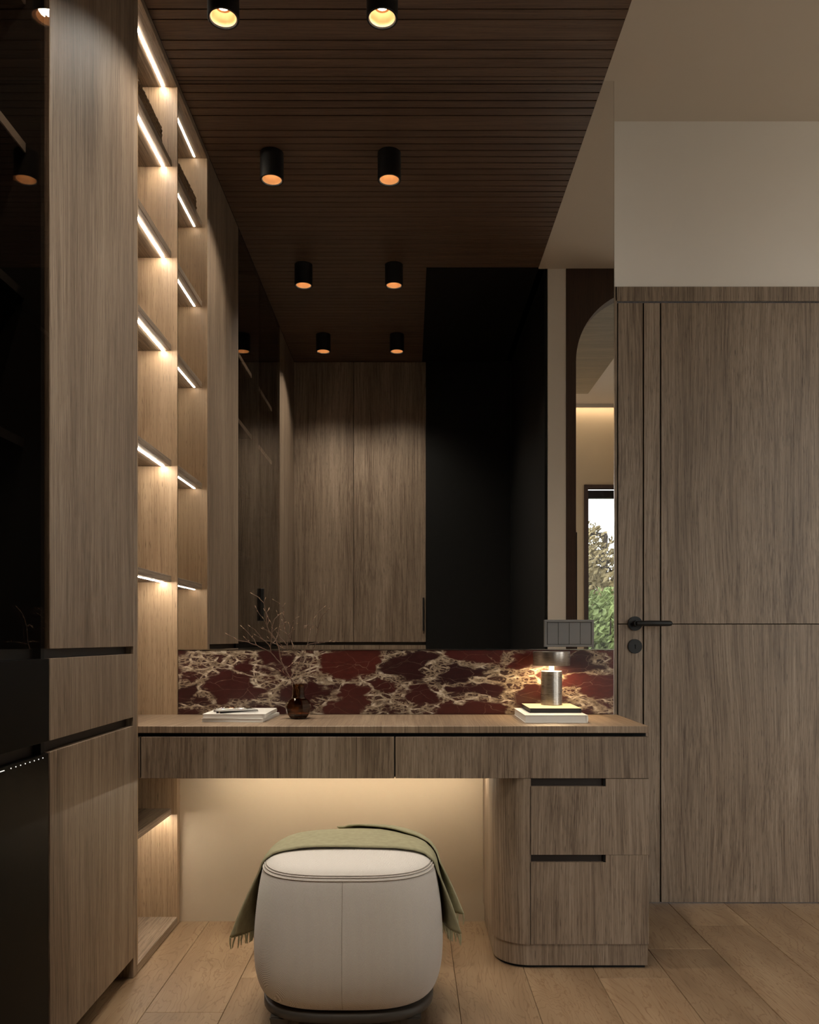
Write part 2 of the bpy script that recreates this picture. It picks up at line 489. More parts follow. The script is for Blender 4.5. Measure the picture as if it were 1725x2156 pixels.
M['paper'] = plain('book_pages', sr(222, 216, 206), 0.85, noise=0.03, nscale=30)
M['cover_white'] = plain('white_book_cover', sr(226, 222, 214), 0.6, noise=0.02, nscale=20)
M['cover_cream'] = plain('cream_book_cover', sr(214, 196, 158), 0.6, noise=0.03, nscale=20)
M['cover_dark'] = plain('black_book_edge', sr(22, 17, 16), 0.5, noise=0.05, nscale=20)
M['chrome'] = plain('polished_chrome', (0.78, 0.77, 0.75, 1), 0.12, metal=1.0, noise=0.02)
M['phone'] = plain('white_phone_glass', sr(214, 210, 204), 0.12, noise=0.02, nscale=20)
M['lens'] = glass_thin('pale_lens', (0.88, 0.88, 0.86, 1))
M['twig'] = plain('dry_twig_bark', sr(104, 80, 66), 0.8, noise=0.2, nscale=80)
M['bud'] = plain('pale_bud', sr(168, 138, 112), 0.7, noise=0.15, nscale=80)
M['rope'] = plain('seagrass_rope', sr(120, 94, 66), 0.9, noise=0.3, nscale=120, bump=0.8, bscale=400)
M['switch'] = plain('anthracite_switch', sr(98, 95, 92), 0.45, noise=0.03, nscale=30)
M['gold'] = plain('gold_reflector', sr(180, 131, 86), 0.5, metal=0.0, noise=0.03)
M['led'] = emit('niche_led', (1.0, 0.90, 0.75), NICHE_EM)
M['desk_led'] = emit('under_desk_led', (1.0, 0.86, 0.66), DESK_EM)
M['cove_led'] = emit('cove_led', (1.0, 0.84, 0.62), COVE_EM)
M['bulb'] = emit('spot_bulb', (1.0, 0.84, 0.60), 40.0)
M['dot'] = emit('indicator_dot', (1, 0.95, 0.85), 1.2)
M['lamp_stem'] = emit('lamp_glow', (1.0, 0.72, 0.38), 5.0)
M['lamp_led'] = emit('lamp_led_disc', (1.0, 0.72, 0.40), 62.0)
M['leaf_green'] = plain('green_foliage', sr(112, 126, 74), 0.8, noise=0.4, nscale=3)
M['leaf_olive'] = plain('olive_foliage', sr(132, 118, 84), 0.8, noise=0.4, nscale=3)
M['bark'] = plain('tree_bark', sr(50, 40, 33), 0.9, noise=0.3, nscale=12)
M['grass'] = plain('pale_gravel', sr(120, 116, 104), 0.95, noise=0.3, nscale=2)
def brushed(name, col):
    m, nt, b = nt_new(name)
    b.inputs['Base Color'].default_value = col; b.inputs['Metallic'].default_value = 1.0
    tc = N(nt, 'ShaderNodeTexCoord'); mp = N(nt, 'ShaderNodeMapping'); mp.inputs['Scale'].default_value = (20, 20, 900)
    L(nt, tc.outputs['Object'], mp.inputs['Vector'])
    n = N(nt, 'ShaderNodeTexNoise'); n.inputs['Scale'].default_value = 1.0; n.inputs['Detail'].default_value = 3
    L(nt, mp.outputs[0], n.inputs['Vector'])
    r = N(nt, 'ShaderNodeMapRange'); r.inputs['To Min'].default_value = 0.18; r.inputs['To Max'].default_value = 0.42
    L(nt, n.outputs['Fac'], r.inputs['Value']); L(nt, r.outputs[0], b.inputs['Roughness'])
    bp = N(nt, 'ShaderNodeBump'); bp.inputs['Strength'].default_value = 0.12; bp.inputs['Distance'].default_value = 0.001
    L(nt, n.outputs['Fac'], bp.inputs['Height']); L(nt, bp.outputs['Normal'], b.inputs['Normal'])
    return m
M['brushed'] = brushed('brushed_nickel', (0.46, 0.42, 0.38, 1))
def smoke_glass(name):
    m, nt, b = nt_new(name)
    b.inputs['Base Color'].default_value = sr(168, 120, 74)
    b.inputs['Transmission Weight'].default_value = 1.0
    b.inputs['Roughness'].default_value = 0.0
    b.inputs['IOR'].default_value = 1.5
    return m
M['vase'] = smoke_glass('smoked_amber_glass')

# ----------------------------------------------------------------------------
# key planes (metres; x right, y away from the camera, z up)
# ----------------------------------------------------------------------------
H = 3.015          # ceiling
YM = 2.970         # mirror face
YW = 3.000         # lower wall face
YD = 3.2025        # door wall face
XF = -0.829        # face of the left-hand cabinets
YA = 1.458         # arch wall face (towards the mirror)
YB = -0.04         # wardrobe face behind the camera
XR = 0.7337        # right end of mirror wall / left end of arch wall
XAL = 0.0909       # left edge of the dark alcove
YD_F = 2.569       # desk front
YFAR = -1.20       # window wall of the room beyond

# ----------------------------------------------------------------------------
# the room shell
# ----------------------------------------------------------------------------
# floor: sub-floor plus single boards
fl = box('floor', -1.35, 3.65, -1.3, 3.35, -0.06, -0.014, M['gap'])
setp(fl, 'wide oak plank floor with visible grain', 'floor', kind='structure')
PW = 0.2155
rnd = random.Random(3)
joints = {0: [2.50], 1: [2.734], 2: [2.96], -6: [2.27], -5: [2.50], -4: [2.62]}
for k in range(-10, 15):
    x0 = 0.569 + k * PW
    x1 = x0 + PW
    if x1 < -1.3 or x0 > 3.58: continue
    x0c, x1c = max(x0, -1.3), min(x1, 3.6)
    js = list(joints.get(k, [2.05 + rnd.random() * 1.0]))
    y = js[0]
    while y > -1.2:
        y -= rnd.choice((1.15, 1.35, 1.55)); js.append(y)
    ys = sorted([j for j in js if -1.2 < j < 3.3]); ys = [-1.25] + ys + [3.3]
    for a, b_ in zip(ys, ys[1:]):
        if b_ - a < 0.02: continue
        box('plank', x0c + .0006, x1c - .0006, a + .0006, b_ - .0006, -0.014, 0.0, M['floor'], fl, bev=0.0012)

# ceilings
cw = box('white_ceiling', 0.695, 3.65, YFAR - .1, 3.35, H, H + 0.1, M['ceil_paint'])
setp(cw, 'plain white plaster ceiling beside the wood slats', 'ceiling', kind='structure')
cs = box('slatted_ceiling', -1.35, 0.695, YB - .7, 3.1, H + 0.012, H + 0.1, M['gap'])
setp(cs, 'dark brown wood ceiling of narrow slats', 'ceiling', kind='structure')
bounds = [2.9715, 2.951, 2.904, 2.859, 2.816, 2.771, 2.678, 2.634]
y = 2.634
while y > YB:
    y -= 0.0447
    bounds.append(max(y, YB - .01))
for a, b_ in zip(bounds[1:], bounds):
    xr = 0.695 if b_ > YA + 0.02 else XAL
    box('slat', XF, xr, a + .0024, b_ - .0024, H, H + 0.012, M['wood_ceiling'], cs, bev=0.0008)
ca = box('alcove_ceiling', XAL + .001, XR, YB, YA, H, H + 0.011, M['black_panel'])
setp(ca, 'black ceiling of the dark recess seen in the mirror', 'ceiling', kind='structure')

# walls
wb = box('wall_back', -1.35, XR - 0.002, YW, 3.1, 0, H, M['beige_wall'])
setp(wb, 'beige wall behind the vanity and mirror', 'wall', kind='structure')
we = box('return_wall', XR - 0.012, XR - 0.0015, YM + .006, YD + .1, 0, H, M['white_paint'])
setp(we, 'short white wall end at the right of the mirror', 'wall', kind='structure')
wd = box('wall_door', XR - .0015, 3.65, YD + 0.002, 3.35, 2.3745, H, M['white_paint'])
setp(wd, 'white wall above the wooden door', 'wall', kind='structure')
wdr = box('wall_door', 1.75, 3.65, YD + 0.002, 3.35, 0, 2.3745, M['white_paint'])
setp(wdr, 'white wall to the right of the wooden door', 'wall', kind='structure')
wl = box('wall_left', -1.42, -1.32, -0.75, 3.1, 0, H, M['white_paint'])
setp(wl, 'white wall behind the left cabinets', 'wall', kind='structure')
wr = box('wall_rear', -1.35, 0.75, -0.80, -0.66, 0, H, M['white_paint'])
setp(wr, 'wall behind the wardrobe opposite the mirror', 'wall', kind='structure')

# arch wall
AX0, AX1 = 0.8976, 1.671
ACX, AR, AZ = (AX0 + AX1) / 2, (AX1 - AX0) / 2, 2.518
FX0, FX1 = 0.8438, 1.7248
wa1 = box('arch_wall', XR + 0.012, FX0, YA - 0.10, YA, 0, H, M['white_paint'])
setp(wa1, 'narrow white wall strip beside the dark arch, seen in the mirror', 'wall', kind='structure')
for lab_, b4 in (('white wall strip right of the dark arch', (FX1, HX0, 0, H)), ('white wall at the end of the added hall window', (HX1_, 3.65, 0, H)),
                 ('white wall above the added hall window', (HX0, HX1_, HZ1, H)), ('white wall below the added hall window', (HX0, HX1_, 0, HZ0))):
    setp(box('wall_front', b4[0], b4[1], YA - .10, YA, b4[2], b4[3], M['white_paint']), lab_, 'wall', kind='structure')
w2 = empty('added_window_2', ((HX0 + HX1_) / 2, YA - .05, HZ0), 'wide unseen hall window added for fill light, facing the wooden door', 'window', kind='structure')  # unseen window, added as an opening for the hall fill lamp
for b4 in ((HX0, HX0 + .05, HZ0, HZ1), (HX1_ - .05, HX1_, HZ0, HZ1), (HX0 + .05, HX1_ - .05, HZ0, HZ0 + .05), (HX0 + .05, HX1_ - .05, HZ1 - .05, HZ1)):
    box('frame_bar', b4[0], b4[1], YA - .08, YA - .02, b4[2], b4[3], M['black_metal'], w2)
box('pane', HX0 + .05, HX1_ - .05, YA - .053, YA - .047, HZ0 + .05, HZ1 - .05, M['win_glass'], w2)
outl = [(FX0, 0), (AX0, 0)]
outl += [(ACX - AR * math.cos(t * math.pi / 40), AZ + AR * math.sin(t * math.pi / 40)) for t in range(0, 41)]
outl += [(AX1, 0), (FX1, 0), (FX1, H), (FX0, H)]
tr = prism_xz('trim_1', outl, YA - 0.10, YA + 0.004, M['wood_dark'])
setp(tr, 'dark wood arched door surround seen in the mirror', 'door frame', kind='structure')
box('door_pull', AX0, AX0 + 0.009, YA - 0.06, YA - 0.01, 0.95, 1.596, M['black_metal'], tr, bev=0.001)

# alcove lining (dark recess to the right of the wardrobe)
al = box('alcove_wall', XR - 0.004, XR + 0.010, YB, YA, 0, H, M['black_panel'])
setp(al, 'black side lining of the dark recess', 'wall', kind='structure')
al2 = box('alcove_wall', 0.1185, XR - .004, YB - 0.03, YB - .004, 0, H, M['black_panel'])
setp(al2, 'black back panel of the dark recess', 'wall', kind='structure')
al3 = box('alcove_wall', XR + 0.012, XR + 0.06, YFAR, YA - .1, 0, H, M['white_paint'])
setp(al3, 'white side wall of the room beyond the arch', 'wall', kind='structure')

# room beyond the arch
WX0, WX1, WZ1 = 1.50, 1.90, 2.342
box_far = bmesh.new()
add_box(box_far, XR + .012, WX0, YFAR - .14, YFAR, 0, H)
add_box(box_far, WX0, WX1, YFAR - .14, YFAR, WZ1, H)
wf = bm_obj('wall_far', box_far, M['far_wall'])
setp(wf, 'taupe window wall of the room beyond the arch', 'wall', kind='structure')
setp(box('wall_right', 3.6, 3.7, YA - .1, 3.35, 0, H, M['white_paint']), 'white wall closing the hall', 'wall', kind='structure')
for lab_, b4 in (('white side wall next to the tall window', (YFAR - .14, -.7, 0, H)), ('white side wall next to the arch', (.9, YA - .1, 0, H)),
                 ('white wall above the added side window beyond the arch', (-.7, .9, 2.4, H)), ('white wall below the added side window beyond the arch', (-.7, .9, 0, .3))):
    setp(box('wall_right', 1.90, 1.94, b4[0], b4[1], b4[2], b4[3], M['white_paint']), lab_, 'wall', kind='structure')
w3 = empty('added_window_3', (1.92, .1, .3), 'unseen side window added to brighten the room beyond the arch', 'window', kind='structure')  # added out of view so the side fill lamp can shine in
for b4 in ((-.7, -.65, .3, 2.4), (.85, .9, .3, 2.4), (-.65, .85, .3, .35), (-.65, .85, 2.35, 2.4)):
    box('frame_bar', 1.905, 1.935, b4[0], b4[1], b4[2], b4[3], M['black_metal'], w3)
box('pane', 1.917, 1.923, -.65, .85, .35, 2.35, M['win_glass'], w3)
gp = box('ceiling_panel', XR + .06, 1.445, -0.787, YA - .1, H - 0.012, H - .0005, M['wood_grey'])
setp(gp, 'greyish wood ceiling panel beyond the arch', 'ceiling panel', kind='structure')
# window
wn = empty('window_1', ((WX0 + WX1) / 2, YFAR, 0), 'tall black framed window looking onto trees, seen in the mirror', 'window', kind='structure')
bmw = bmesh.new()
add_box(bmw, WX0, WX0 + .032, YFAR - .05, YFAR + .015, 0, WZ1)
add_box(bmw, WX1 - .032, WX1, YFAR - .05, YFAR + .015, 0, WZ1)
add_box(bmw, WX0 + .032, WX1 - .032, YFAR - .05, YFAR + .015, WZ1 - .032, WZ1)
bm_obj('trim', bmw, M['wood_dark'], wn)
bmw = bmesh.new()
add_box(bmw, WX0 + .032, WX0 + .056, YFAR - .13, YFAR - .08, 0.0, WZ1 - .032)
add_box(bmw, WX1 - .056, WX1 - .032, YFAR - .13, YFAR - .08, 0.0, WZ1 - .032)
add_box(bmw, WX0 + .056, WX1 - .056, YFAR - .13, YFAR - .08, WZ1 - .10, WZ1 - .032)
add_box(bmw, WX0 + .056, WX1 - .056, YFAR - .13, YFAR - .08, 0.0, 0.06)
bm_obj('window_frame', bmw, M['black_metal'], wn)
box('pane', WX0 + .056, WX1 - .056, YFAR - .11, YFAR - .104, 0.06, WZ1 - .10, M['win_glass'], wn)
# cove light of that wall
cv = empty('cove_light', (1.3, YFAR + .06, H - .05), 'warm strip light along the ceiling edge of the window wall', 'light')
box('valance', XR + .06, 1.90, YFAR + .075, YFAR + .085, H - .03, H - .0005, M['ceil_paint'], cv)
box('light_strip', XR + .07, 1.89, YFAR + .05, YFAR + .062, H - .014, H - .006, M['cove_led'], cv)

# sky portal in the far window (guides sampling only)
pl = D.lights.new('window_portal', 'AREA'); pl.shape = 'RECTANGLE'; pl.size = WX1 - WX0; pl.size_y = WZ1
pl.cycles.is_portal = True
po = D.objects.new('window_portal', pl); COL.objects.link(po)
po.location = ((WX0 + WX1) / 2, YFAR - .15, WZ1 / 2); po.rotation_euler = (math.radians(90), 0, 0)

# ----------------------------------------------------------------------------
# the wooden door and its surround
# ----------------------------------------------------------------------------
DX0, DX1, DZ1 = 0.8025, 1.70, 2.3155
hd = box('trim_2', 0.792, 1.75, YD - .006, YD + .08, DZ1 + .004, 2.3745, M['wood_x'], bev=.0008)
hd.data.materials[0] = M['wood_v']
setp(hd, 'wood header strip above the door', 'door trim', kind='structure')
st = box('trim_3', 0.778, 0.7985, YD - .006, YD + .08, 0, 2.3745, M['wood_v'], bev=.0008)
setp(st, 'narrow wood jamb strip left of the door', 'door trim', kind='structure')
st2 = box('trim_4', 1.704, 1.75, YD - .006, YD + .08, 0, DZ1 + .004, M['wood_v'], bev=.0008)
setp(st2, 'wood jamb strip right of the door', 'door trim', kind='structure')
st3 = box('trim_5', XR - .0015, 0.777, YD - .006, YD + .08, 0, 2.3745, M['wood_v'])
setp(st3, 'wood strip between mirror wall and door jamb', 'door trim', kind='structure')
dr = empty('door_1', (1.25, YD, 0), 'tall oak veneer door with black lever handle and inlaid dark lines', 'door', kind='structure')
box('door_leaf', DX0, DX1, YD + .008, YD + .045, 0.004, DZ1, M['gap'], dr)
for a, b_ in ((DX0, .899), (.9025, .9655), (.969, DX1)):
    for c, d in ((0.005, 1.0755), (1.0785, DZ1 - .002)):
        box('panel', a + .0015, b_ - .0005, YD - .001, YD + .008, c, d, M['wood_v'], dr, bev=.0006)
hx, hz, kz = 0.868, 1.0786, 0.991
def ycyl(name, r, x, z, y0, y1, mat, parent, n=32):
    bm = bmesh.new()
    add_tube(bm, [(x, y0, z), (x, y1, z)], r, n)
    bmesh.ops.bevel(bm, geom=[e for e in bm.edges if abs(e.verts[0].co.y - e.verts[1].co.y) < 1e-6 and abs(e.verts[0].co.y - y0) < 1e-6], offset=min(.002, r * .3), segments=2, affect='EDGES')
    bmesh.ops.recalc_face_normals(bm, faces=bm.faces)
    o = bm_obj(name, bm, mat, parent); smooth_angle(o); return o
hdl = ycyl('handle', 0.0277, hx, hz, YD - .010, YD - .001, M['black_metal'], dr)
bm = bmesh.new()
add_tube(bm, [(hx, YD - .010, hz), (hx, YD - .040, hz)], 0.012, 16)
add_tube(bm, [(hx - .004, YD - .045, hz), (hx + .02, YD - .046, hz), (hx + .05, YD - .047, hz), (hx + .118, YD - .047, hz), (hx + .126, YD - .047, hz), (hx + .130, YD - .047, hz)], [.0085, .0105, .0108, .0105, .009, .004], 16)
bmesh.ops.recalc_face_normals(bm, faces=bm.faces)
o = bm_obj('lever', bm, M['black_metal'], hdl); smooth_angle(o)
ksc = ycyl('escutcheon', 0.0277, hx, kz, YD - .008, YD - .001, M['black_metal'], dr)
bm = bmesh.new()
add_tube(bm, [(hx, YD - .0088, kz + .004), (hx, YD - .0075, kz + .004)], .0034, 12)
add_box(bm, hx - .0016, hx + .0016, YD - .0088, YD - .0075, kz - .009, kz + .004)
bm_obj('keyhole', bm, M['gap'], ksc)

# ----------------------------------------------------------------------------
# left-hand cabinets (faces in the plane x = XF)
# ----------------------------------------------------------------------------
G1a, G1b, G2a, G2b = 0.9745, 0.997, 0.759, 0.785     # two continuous grip grooves
ZB = 0.062                                          # underside of fronts
XB = -1.30
def cab_y(name, y0, y1, label, cat, front_mat, glass=False):
    t = empty(name, ((XB + XF) / 2, (y0 + y1) / 2, 0), label, cat)
    return t

# oak tall cabinet with two grip grooves
tc_ = cab_y('tall_cabinet', 1.915, 2.495, 'tall oak cabinet with two dark grip grooves left of the lit shelves', 'cabinet', None)
box('carcass', XB, XF - .0225, 1.917, 2.493, ZB, H - .002, M['groove'], tc_)
box('door', XF - .021, XF, 1.917, 2.4935, G1b, H - .004, M['wood_v'], tc_, bev=.0008)
box('drawer_front', XF - .021, XF, 1.917, 2.4935, G2b, G1a, M['wood_v'], tc_, bev=.0008)
box('lower_door', XF - .021, XF, 1.917, 2.4935, ZB, G2a, M['wood_v'], tc_, bev=.0008)
box('plinth', XB, XF - .055, 1.917, 2.493, 0.001, ZB, M['wood_v'], tc_)
# upright that closes the niche towards the room
up = box('side_panel', XB, XF, 2.4955, 2.530, 0.001, H - .002, M['wood_v'], None, bev=.0008)
up.name = 'upright_panel'
setp(up, 'full height oak upright between the cabinet and the lit niche', 'panel')

# black glass cabinet, two doors
gc = cab_y('glass_cabinet', 0.635, 1.913, 'tall black cabinet with two smoked glass doors left of the oak cabinet', 'cabinet', None)
YG0, YG1, YG2 = 0.637, 1.312, 1.913
bmc = bmesh.new()
add_box(bmc, XB, XB + .02, YG0, YG2, ZB, H - .002)
add_box(bmc, XB + .02, XF - .012, YG0, YG0 + .018, ZB, H - .002)
add_box(bmc, XB + .02, XF - .012, YG1 - .009, YG1 + .009, ZB, H - .002)
add_box(bmc, XB + .02, XF - .012, YG2 - .018, YG2, ZB, H - .002)
add_box(bmc, XB + .02, XF - .012, YG0 + .018, YG2 - .018, H - .022, H - .002)
add_box(bmc, XB + .02, XF - .03, YG0 + .018, YG2 - .018, G1a, G1b)
bm_obj('carcass', bmc, M['black_int'], gc)
for y0, y1 in ((YG0, YG1), (YG1, YG2)):
    gd = box('glass_door', XF - .006, XF, y0 + .0015, y1 - .0015, G1b + .001, H - .004, M['cab_glass'], gc)
    for z in (1.455, 1.795, 2.128, 2.466):
        sh = box('shelf', XB + .021, XF - .050, y0 + .019, y1 - .019, z, z + .021, M['black_int'], gc)
        if z > 2:  # lower fronts stay black: spotlight falloff with height put into the colour
            box('lit_shelf_edge', XF - .0499, XF - .046, y0 + .019, y1 - .019, z, z + .021, M['shelf_pale'], sh)
hb = bmesh.new(); add_box(hb, XF, XF + .018, YG1 - .012, YG1 + .006, 1.12, 1.30, .002)
bm_obj('handle', hb, M['black_metal'], gc)
box('drawer_front', XF - .021, XF, YG1 + .002, YG2 - .002, G2b, G1a, M['black_gloss'], gc, bev=.0008)
box('drawer_front', XF - .021, XF, YG0 + .002, YG1 - .002, G2b, G1a, M['black_gloss'], gc, bev=.0008)
box('groove_back', XF - .055, XF - .03, YG0 + .019, YG2 - .019, G2a - .02, G2b + .02, M['groove'], gc)
box('lower_door', XF - .021, XF, YG0 + .002, YG1 - .002, ZB, G2a, M['black_gloss'], gc, bev=.0008)
box('plinth', XB, XF - .055, YG0, YG2, 0.001, ZB, M['black'], gc)
# built-in appliance under the first glass door
ap = empty('built_in_appliance', (XF, 1.61, ZB), 'black glass built-in appliance with a row of tiny white indicator dots', 'appliance')
box('front_glass', XF - .020, XF - .0005, YG1 + .003, YG2 - .003, ZB + .001, G2a - .002, M['black_gloss'], ap, bev=.0008)
for i in range(8):
    yy = 1.878 - i * 0.0215
    box('indicator', XF - .0006, XF + .0004, yy, yy + .0022, .7495, .7517, M['dot'], ap)
box('indicator', XF - .0006, XF + .0004, 1.70 - .03, 1.70, .7498, .7514, M['dot'], ap)

# oak cabinet beside the camera, seen only in the mirror
t2 = cab_y('tall_cabinet', YB + .01, 0.633, 'tall oak cabinet in the corner by the wardrobe, seen in the mirror', 'cabinet', None)
box('carcass', XB, XF - .0225, YB + .01, 0.633, ZB, H - .002, M['groove'], t2)
box('door', XF - .021, XF, YB + .012, 0.632, G1b, H - .004, M['wood_v'], t2, bev=.0008)
box('drawer_front', XF - .021, XF, YB + .012, 0.632, G2b, G1a, M['wood_v'], t2, bev=.0008)
box('lower_door', XF - .021, XF, YB + .012, 0.632, ZB, G2a, M['wood_v'], t2, bev=.0008)
box('plinth', XB, XF - .055, YB + .012, 0.633, 0.001, ZB, M['wood_v'], t2)

# wardrobe behind the camera
wr_ = empty('wardrobe', (-.35, -.35, 0), 'two door oak wardrobe reflected in the middle of the mirror', 'wardrobe')
box('carcass', -1.30, 0.1175, -0.65, YB - .0225, ZB, H - .002, M['groove'], wr_)
for a, b_, in ((-1.29, -.4035), (-.4005, .117)):
    dd = box('door', a, b_, YB - .021, YB, G1b, H - .004, M['wood_v'], wr_, bev=.0008)
    box('lower_door', a, b_, YB - .021, YB, ZB, G1a, M['wood_v'], wr_, bev=.0008)
    if a > -1:
        box('handle', .094, .106, YB, YB + .016, 1.077, 1.316, M['black_metal'], dd, bev=.001)
box('plinth', -1.29, .117, -.65, YB - .055, 0.001, ZB, M['wood_v'], wr_)

# ----------------------------------------------------------------------------
# lit open niche
# ----------------------------------------------------------------------------
NY0, NY1 = 2.531, 2.966
nb = empty('open_shelf_niche', (-1.05, 2.75, 0), 'tall open oak niche with glowing shelf strips left of the mirror', 'shelving')
box('end_panel', XB, XF, NY1, YW - .001, 0.001, H - .002, M['wood_niche_lit'], nb)
box('back_panel', XB, XB + .02, NY0, NY1 - .0005, 0.03, H - .002, M['wood_niche_lit'], nb)
box('top_panel', XB + .021, XF, NY0, NY1 - .0005, 2.988, H - .002, M['wood_y'], nb, bev=.0006)
box('base_panel', XB + .021, XF, NY0, NY1 - .0005, 0.001, 0.028, M['wood_y'], nb, bev=.0006)
box('inner_panel', XB + .021, XF, NY0 - .0005, NY0 + .005, 0.03, 2.9875, M['wood_niche_lit'], nb)  # added skin in the lightened oak, so this side looks lit too
NY0 += .0055
NB_SH = [2.704, 2.379, 2.047, 1.635, 1.222]
LX0, LX1 = -0.8815, -0.8755
def led(z):
    s = box('light_strip', LX0, LX1, NY0 + .012, NY1 - .004, z - .0022, z - .0002, M['led'], nb)
    return s
led(2.988)
for z in NB_SH:
    box('shelf', XB + .021, -0.850, NY0, NY1 - .0005, z, z + .023, M['wood_y'], nb, bev=.0012)
    led(z)
box('shelf', XB + .021, -0.850, NY0, NY1 - .0005, .392, .415, M['wood_y'], nb, bev=.0012)
led(.392)

# woven basket tray on the top shelf
bk = empty('woven_tray', (-1.0, 2.74, 2.727), 'low woven seagrass tray on the highest shelf of the niche', 'tray')
def rrect(cx, cy, hx_, hy_, r, z, n=10, wob=0.0, ph=0.0):
    pts = []
    for qx, qy, a0 in ((1, 1, 0), (-1, 1, 90), (-1, -1, 180), (1, -1, 270)):
        for i in range(n):
            a = math.radians(a0 + 90 * i / (n - 1))
            pts.append([cx + qx * (hx_ - r) + r * math.cos(a), cy + qy * (hy_ - r) + r * math.sin(a), z])
    out = []
    for i in range(len(pts)):
        p, q = Vector(pts[i]), Vector(pts[(i + 1) % len(pts)])
        k = max(1, int((q - p).length / 0.008))
        for j in range(k): out.append(p.lerp(q, j / k))
    return out
for lv in range(4):
    bm = bmesh.new()
    pts = rrect(-1.0, 2.74, .140 + lv * .0, .165, .05, 2.727 + .008 + lv * .014)
    pts.append(pts[0].copy())
    add_tube(bm, pts, [.0078 + .0016 * math.sin(i * 2.2 + lv) + random.uniform(-.0012, .0016) for i in range(len(pts))], 7, cap=False)
    o = bm_obj('rope_coil', bm, M['rope'], bk, smooth=True)
bm = bmesh.new(); add_box(bm, -1.125, -.875, 2.59, 2.89, 2.7275, 2.733)
bm_obj('base', bm, M['rope'], bk)

# ----------------------------------------------------------------------------
# vanity: worktop, drawer unit, pedestal
# ----------------------------------------------------------------------------
wt = box('worktop', XB + .021, 0.7405, YD_F, YM - .0055, 0.7286, 0.75, M['wood_top'], None, bev=.0012)
setp(wt, 'long oak worktop of the vanity desk', 'worktop')
du = empty('drawer_unit', (-.05, 2.75, .588), 'two wide flat oak drawers under the worktop', 'drawers')
box('carcass', XB + .021, 0.737, YD_F + .022, YM - .006, .592, .7284, M['gap'], du)
box('bottom_panel', XB + .021, 0.737, YD_F + .021, YM - .006, .5888, .5918, M['wood_x'], du)
box('drawer_front', -.830, -.0475, YD_F, YD_F + .020, .5885, .7168, M['wood_v'], du, bev=.001)
box('drawer_front', -.0435, .7405, YD_F, YD_F + .020, .5885, .7168, M['wood_v'], du, bev=.001)
box('filler', XB + .021, -.834, YD_F, YD_F + .020, .5885, .7168, M['wood_v'], du, bev=.001)

PX0, PX1, PR = 0.265, 0.7405, 0.11
pd = empty('pedestal_cabinet', (.5, 2.77, 0), 'oak drawer pedestal with rounded corner at the right end of the desk', 'cabinet')
def ped_outline(ins, x1, y1):
    r = PR - ins
    pts = [(x1, YD_F + ins), ]
    for i in range(0, 17):
        a = math.radians(270 - 90 * i / 16)
        pts.append((PX0 + ins + r + r * math.cos(a), YD_F + ins + r + r * math.sin(a)))
    pts += [(PX0 + ins, y1), (x1, y1)]
    return pts
def prism_xy(name, outline, z0, z1, mat, parent):
    bm = bmesh.new()
    a = [bm.verts.new((x, y, z0)) for x, y in outline]; b_ = [bm.verts.new((x, y, z1)) for x, y in outline]
    bm.faces.new(a); bm.faces.new(b_); n = len(outline)
    for i in range(n): bm.faces.new((a[i], a[(i + 1) % n], b_[(i + 1) % n], b_[i]))
    bmesh.ops.recalc_face_normals(bm, faces=bm.faces)
    o = bm_obj(name, bm, mat, parent); smooth_angle(o, 30); return o
SX = 0.372
# carcass: rounded left cheek up to the drawer seam, boxy behind the drawer fronts
out = [(SX - .001, YD_F)] + ped_outline(0, SX, YW - .002)[1:-1] + [(PX1, YW - .002), (PX1, YD_F + .021), (SX - .001, YD_F + .021)]
prism_xy('carcass', out, .0755, .5878, M['wood_v'], pd)
HX1 = 0.607
def drawer_front(z0, z1, hz0):
    """front with a grip cut-out at its upper left"""
    ol = [(SX + .0008, z0), (PX1, z0), (PX1, z1), (HX1, z1), (HX1, hz0), (SX + .0008, hz0)]
    return prism_xz('drawer_front', ol, YD_F, YD_F + .020, M['wood_v'], pd)
d1 = drawer_front(.3525, .5870, .5635)
d2 = drawer_front(.0760, .3515, .3285)
for z0, z1 in ((.5635, .587), (.3285, .352)):
    box('grip_recess', SX + .0008, HX1 - .0002, YD_F + .014, YD_F + .0195, z0 + .0002, z1, M['groove'], pd)
    box('grip_lip', HX1 - .006, HX1 - .0002, YD_F + .004, YD_F + .014, z0 + .0002, z1, M['gap'], pd)
prism_xy('plinth', ped_outline(.005, PX1 - .003, YW - .002), .009, .0752, M['wood_v'], pd)
prism_xy('foot_gap', ped_outline(.012, PX1 - .010, YW - .004), .0005, .0088, M['gap'], pd)

# under-desk strip light
ul = empty('under_desk_light', (-.22, 2.856, .57), 'hidden warm strip light under the back of the desk', 'light')
box('light_strip', -.70, .255, 2.850, 2.862, .5765, .5800, M['desk_led'], ul)
box('profile', -.705, .258, 2.848, 2.864, .5805, .5885, M['black_metal'], ul)

# ----------------------------------------------------------------------------
# marble upstand, mirror, switch
# ----------------------------------------------------------------------------
mb = box('marble_upstand', XF + .0015, XR - .0035, YM + .002, YM + .022, .7503, .9795, M['marble'], None, bev=.0006)
setp(mb, 'dark red marble upstand with pale veins above the worktop', 'splashback')
mr = empty('wall_mirror', (-.05, YM, .9828), 'large wall mirror reaching from the marble to the ceiling', 'mirror')
box('glass', XF + .0015, XR - .0035, YM, YM + .005, .9836, H - .001, M['mirror'], mr)
box('backing', XF + .0015, XR - .0035, YM + .0055, YW - .0005, .983, H - .001, M['gap'], mr)
box('edge_strip', XF + .0015, XR - .0035, YM - .0012, YM + .0052, .9806, .9834, M['edge_metal'], mr)
box('side_strip', XR - .0033, XR - .0017, YM - .001, YM + .0058, .9806, H - .001, M['edge_metal'], mr)
sw = empty('light_switch', (.569, YM - .01, .991), 'four gang anthracite switch mounted on the mirror', 'switch')
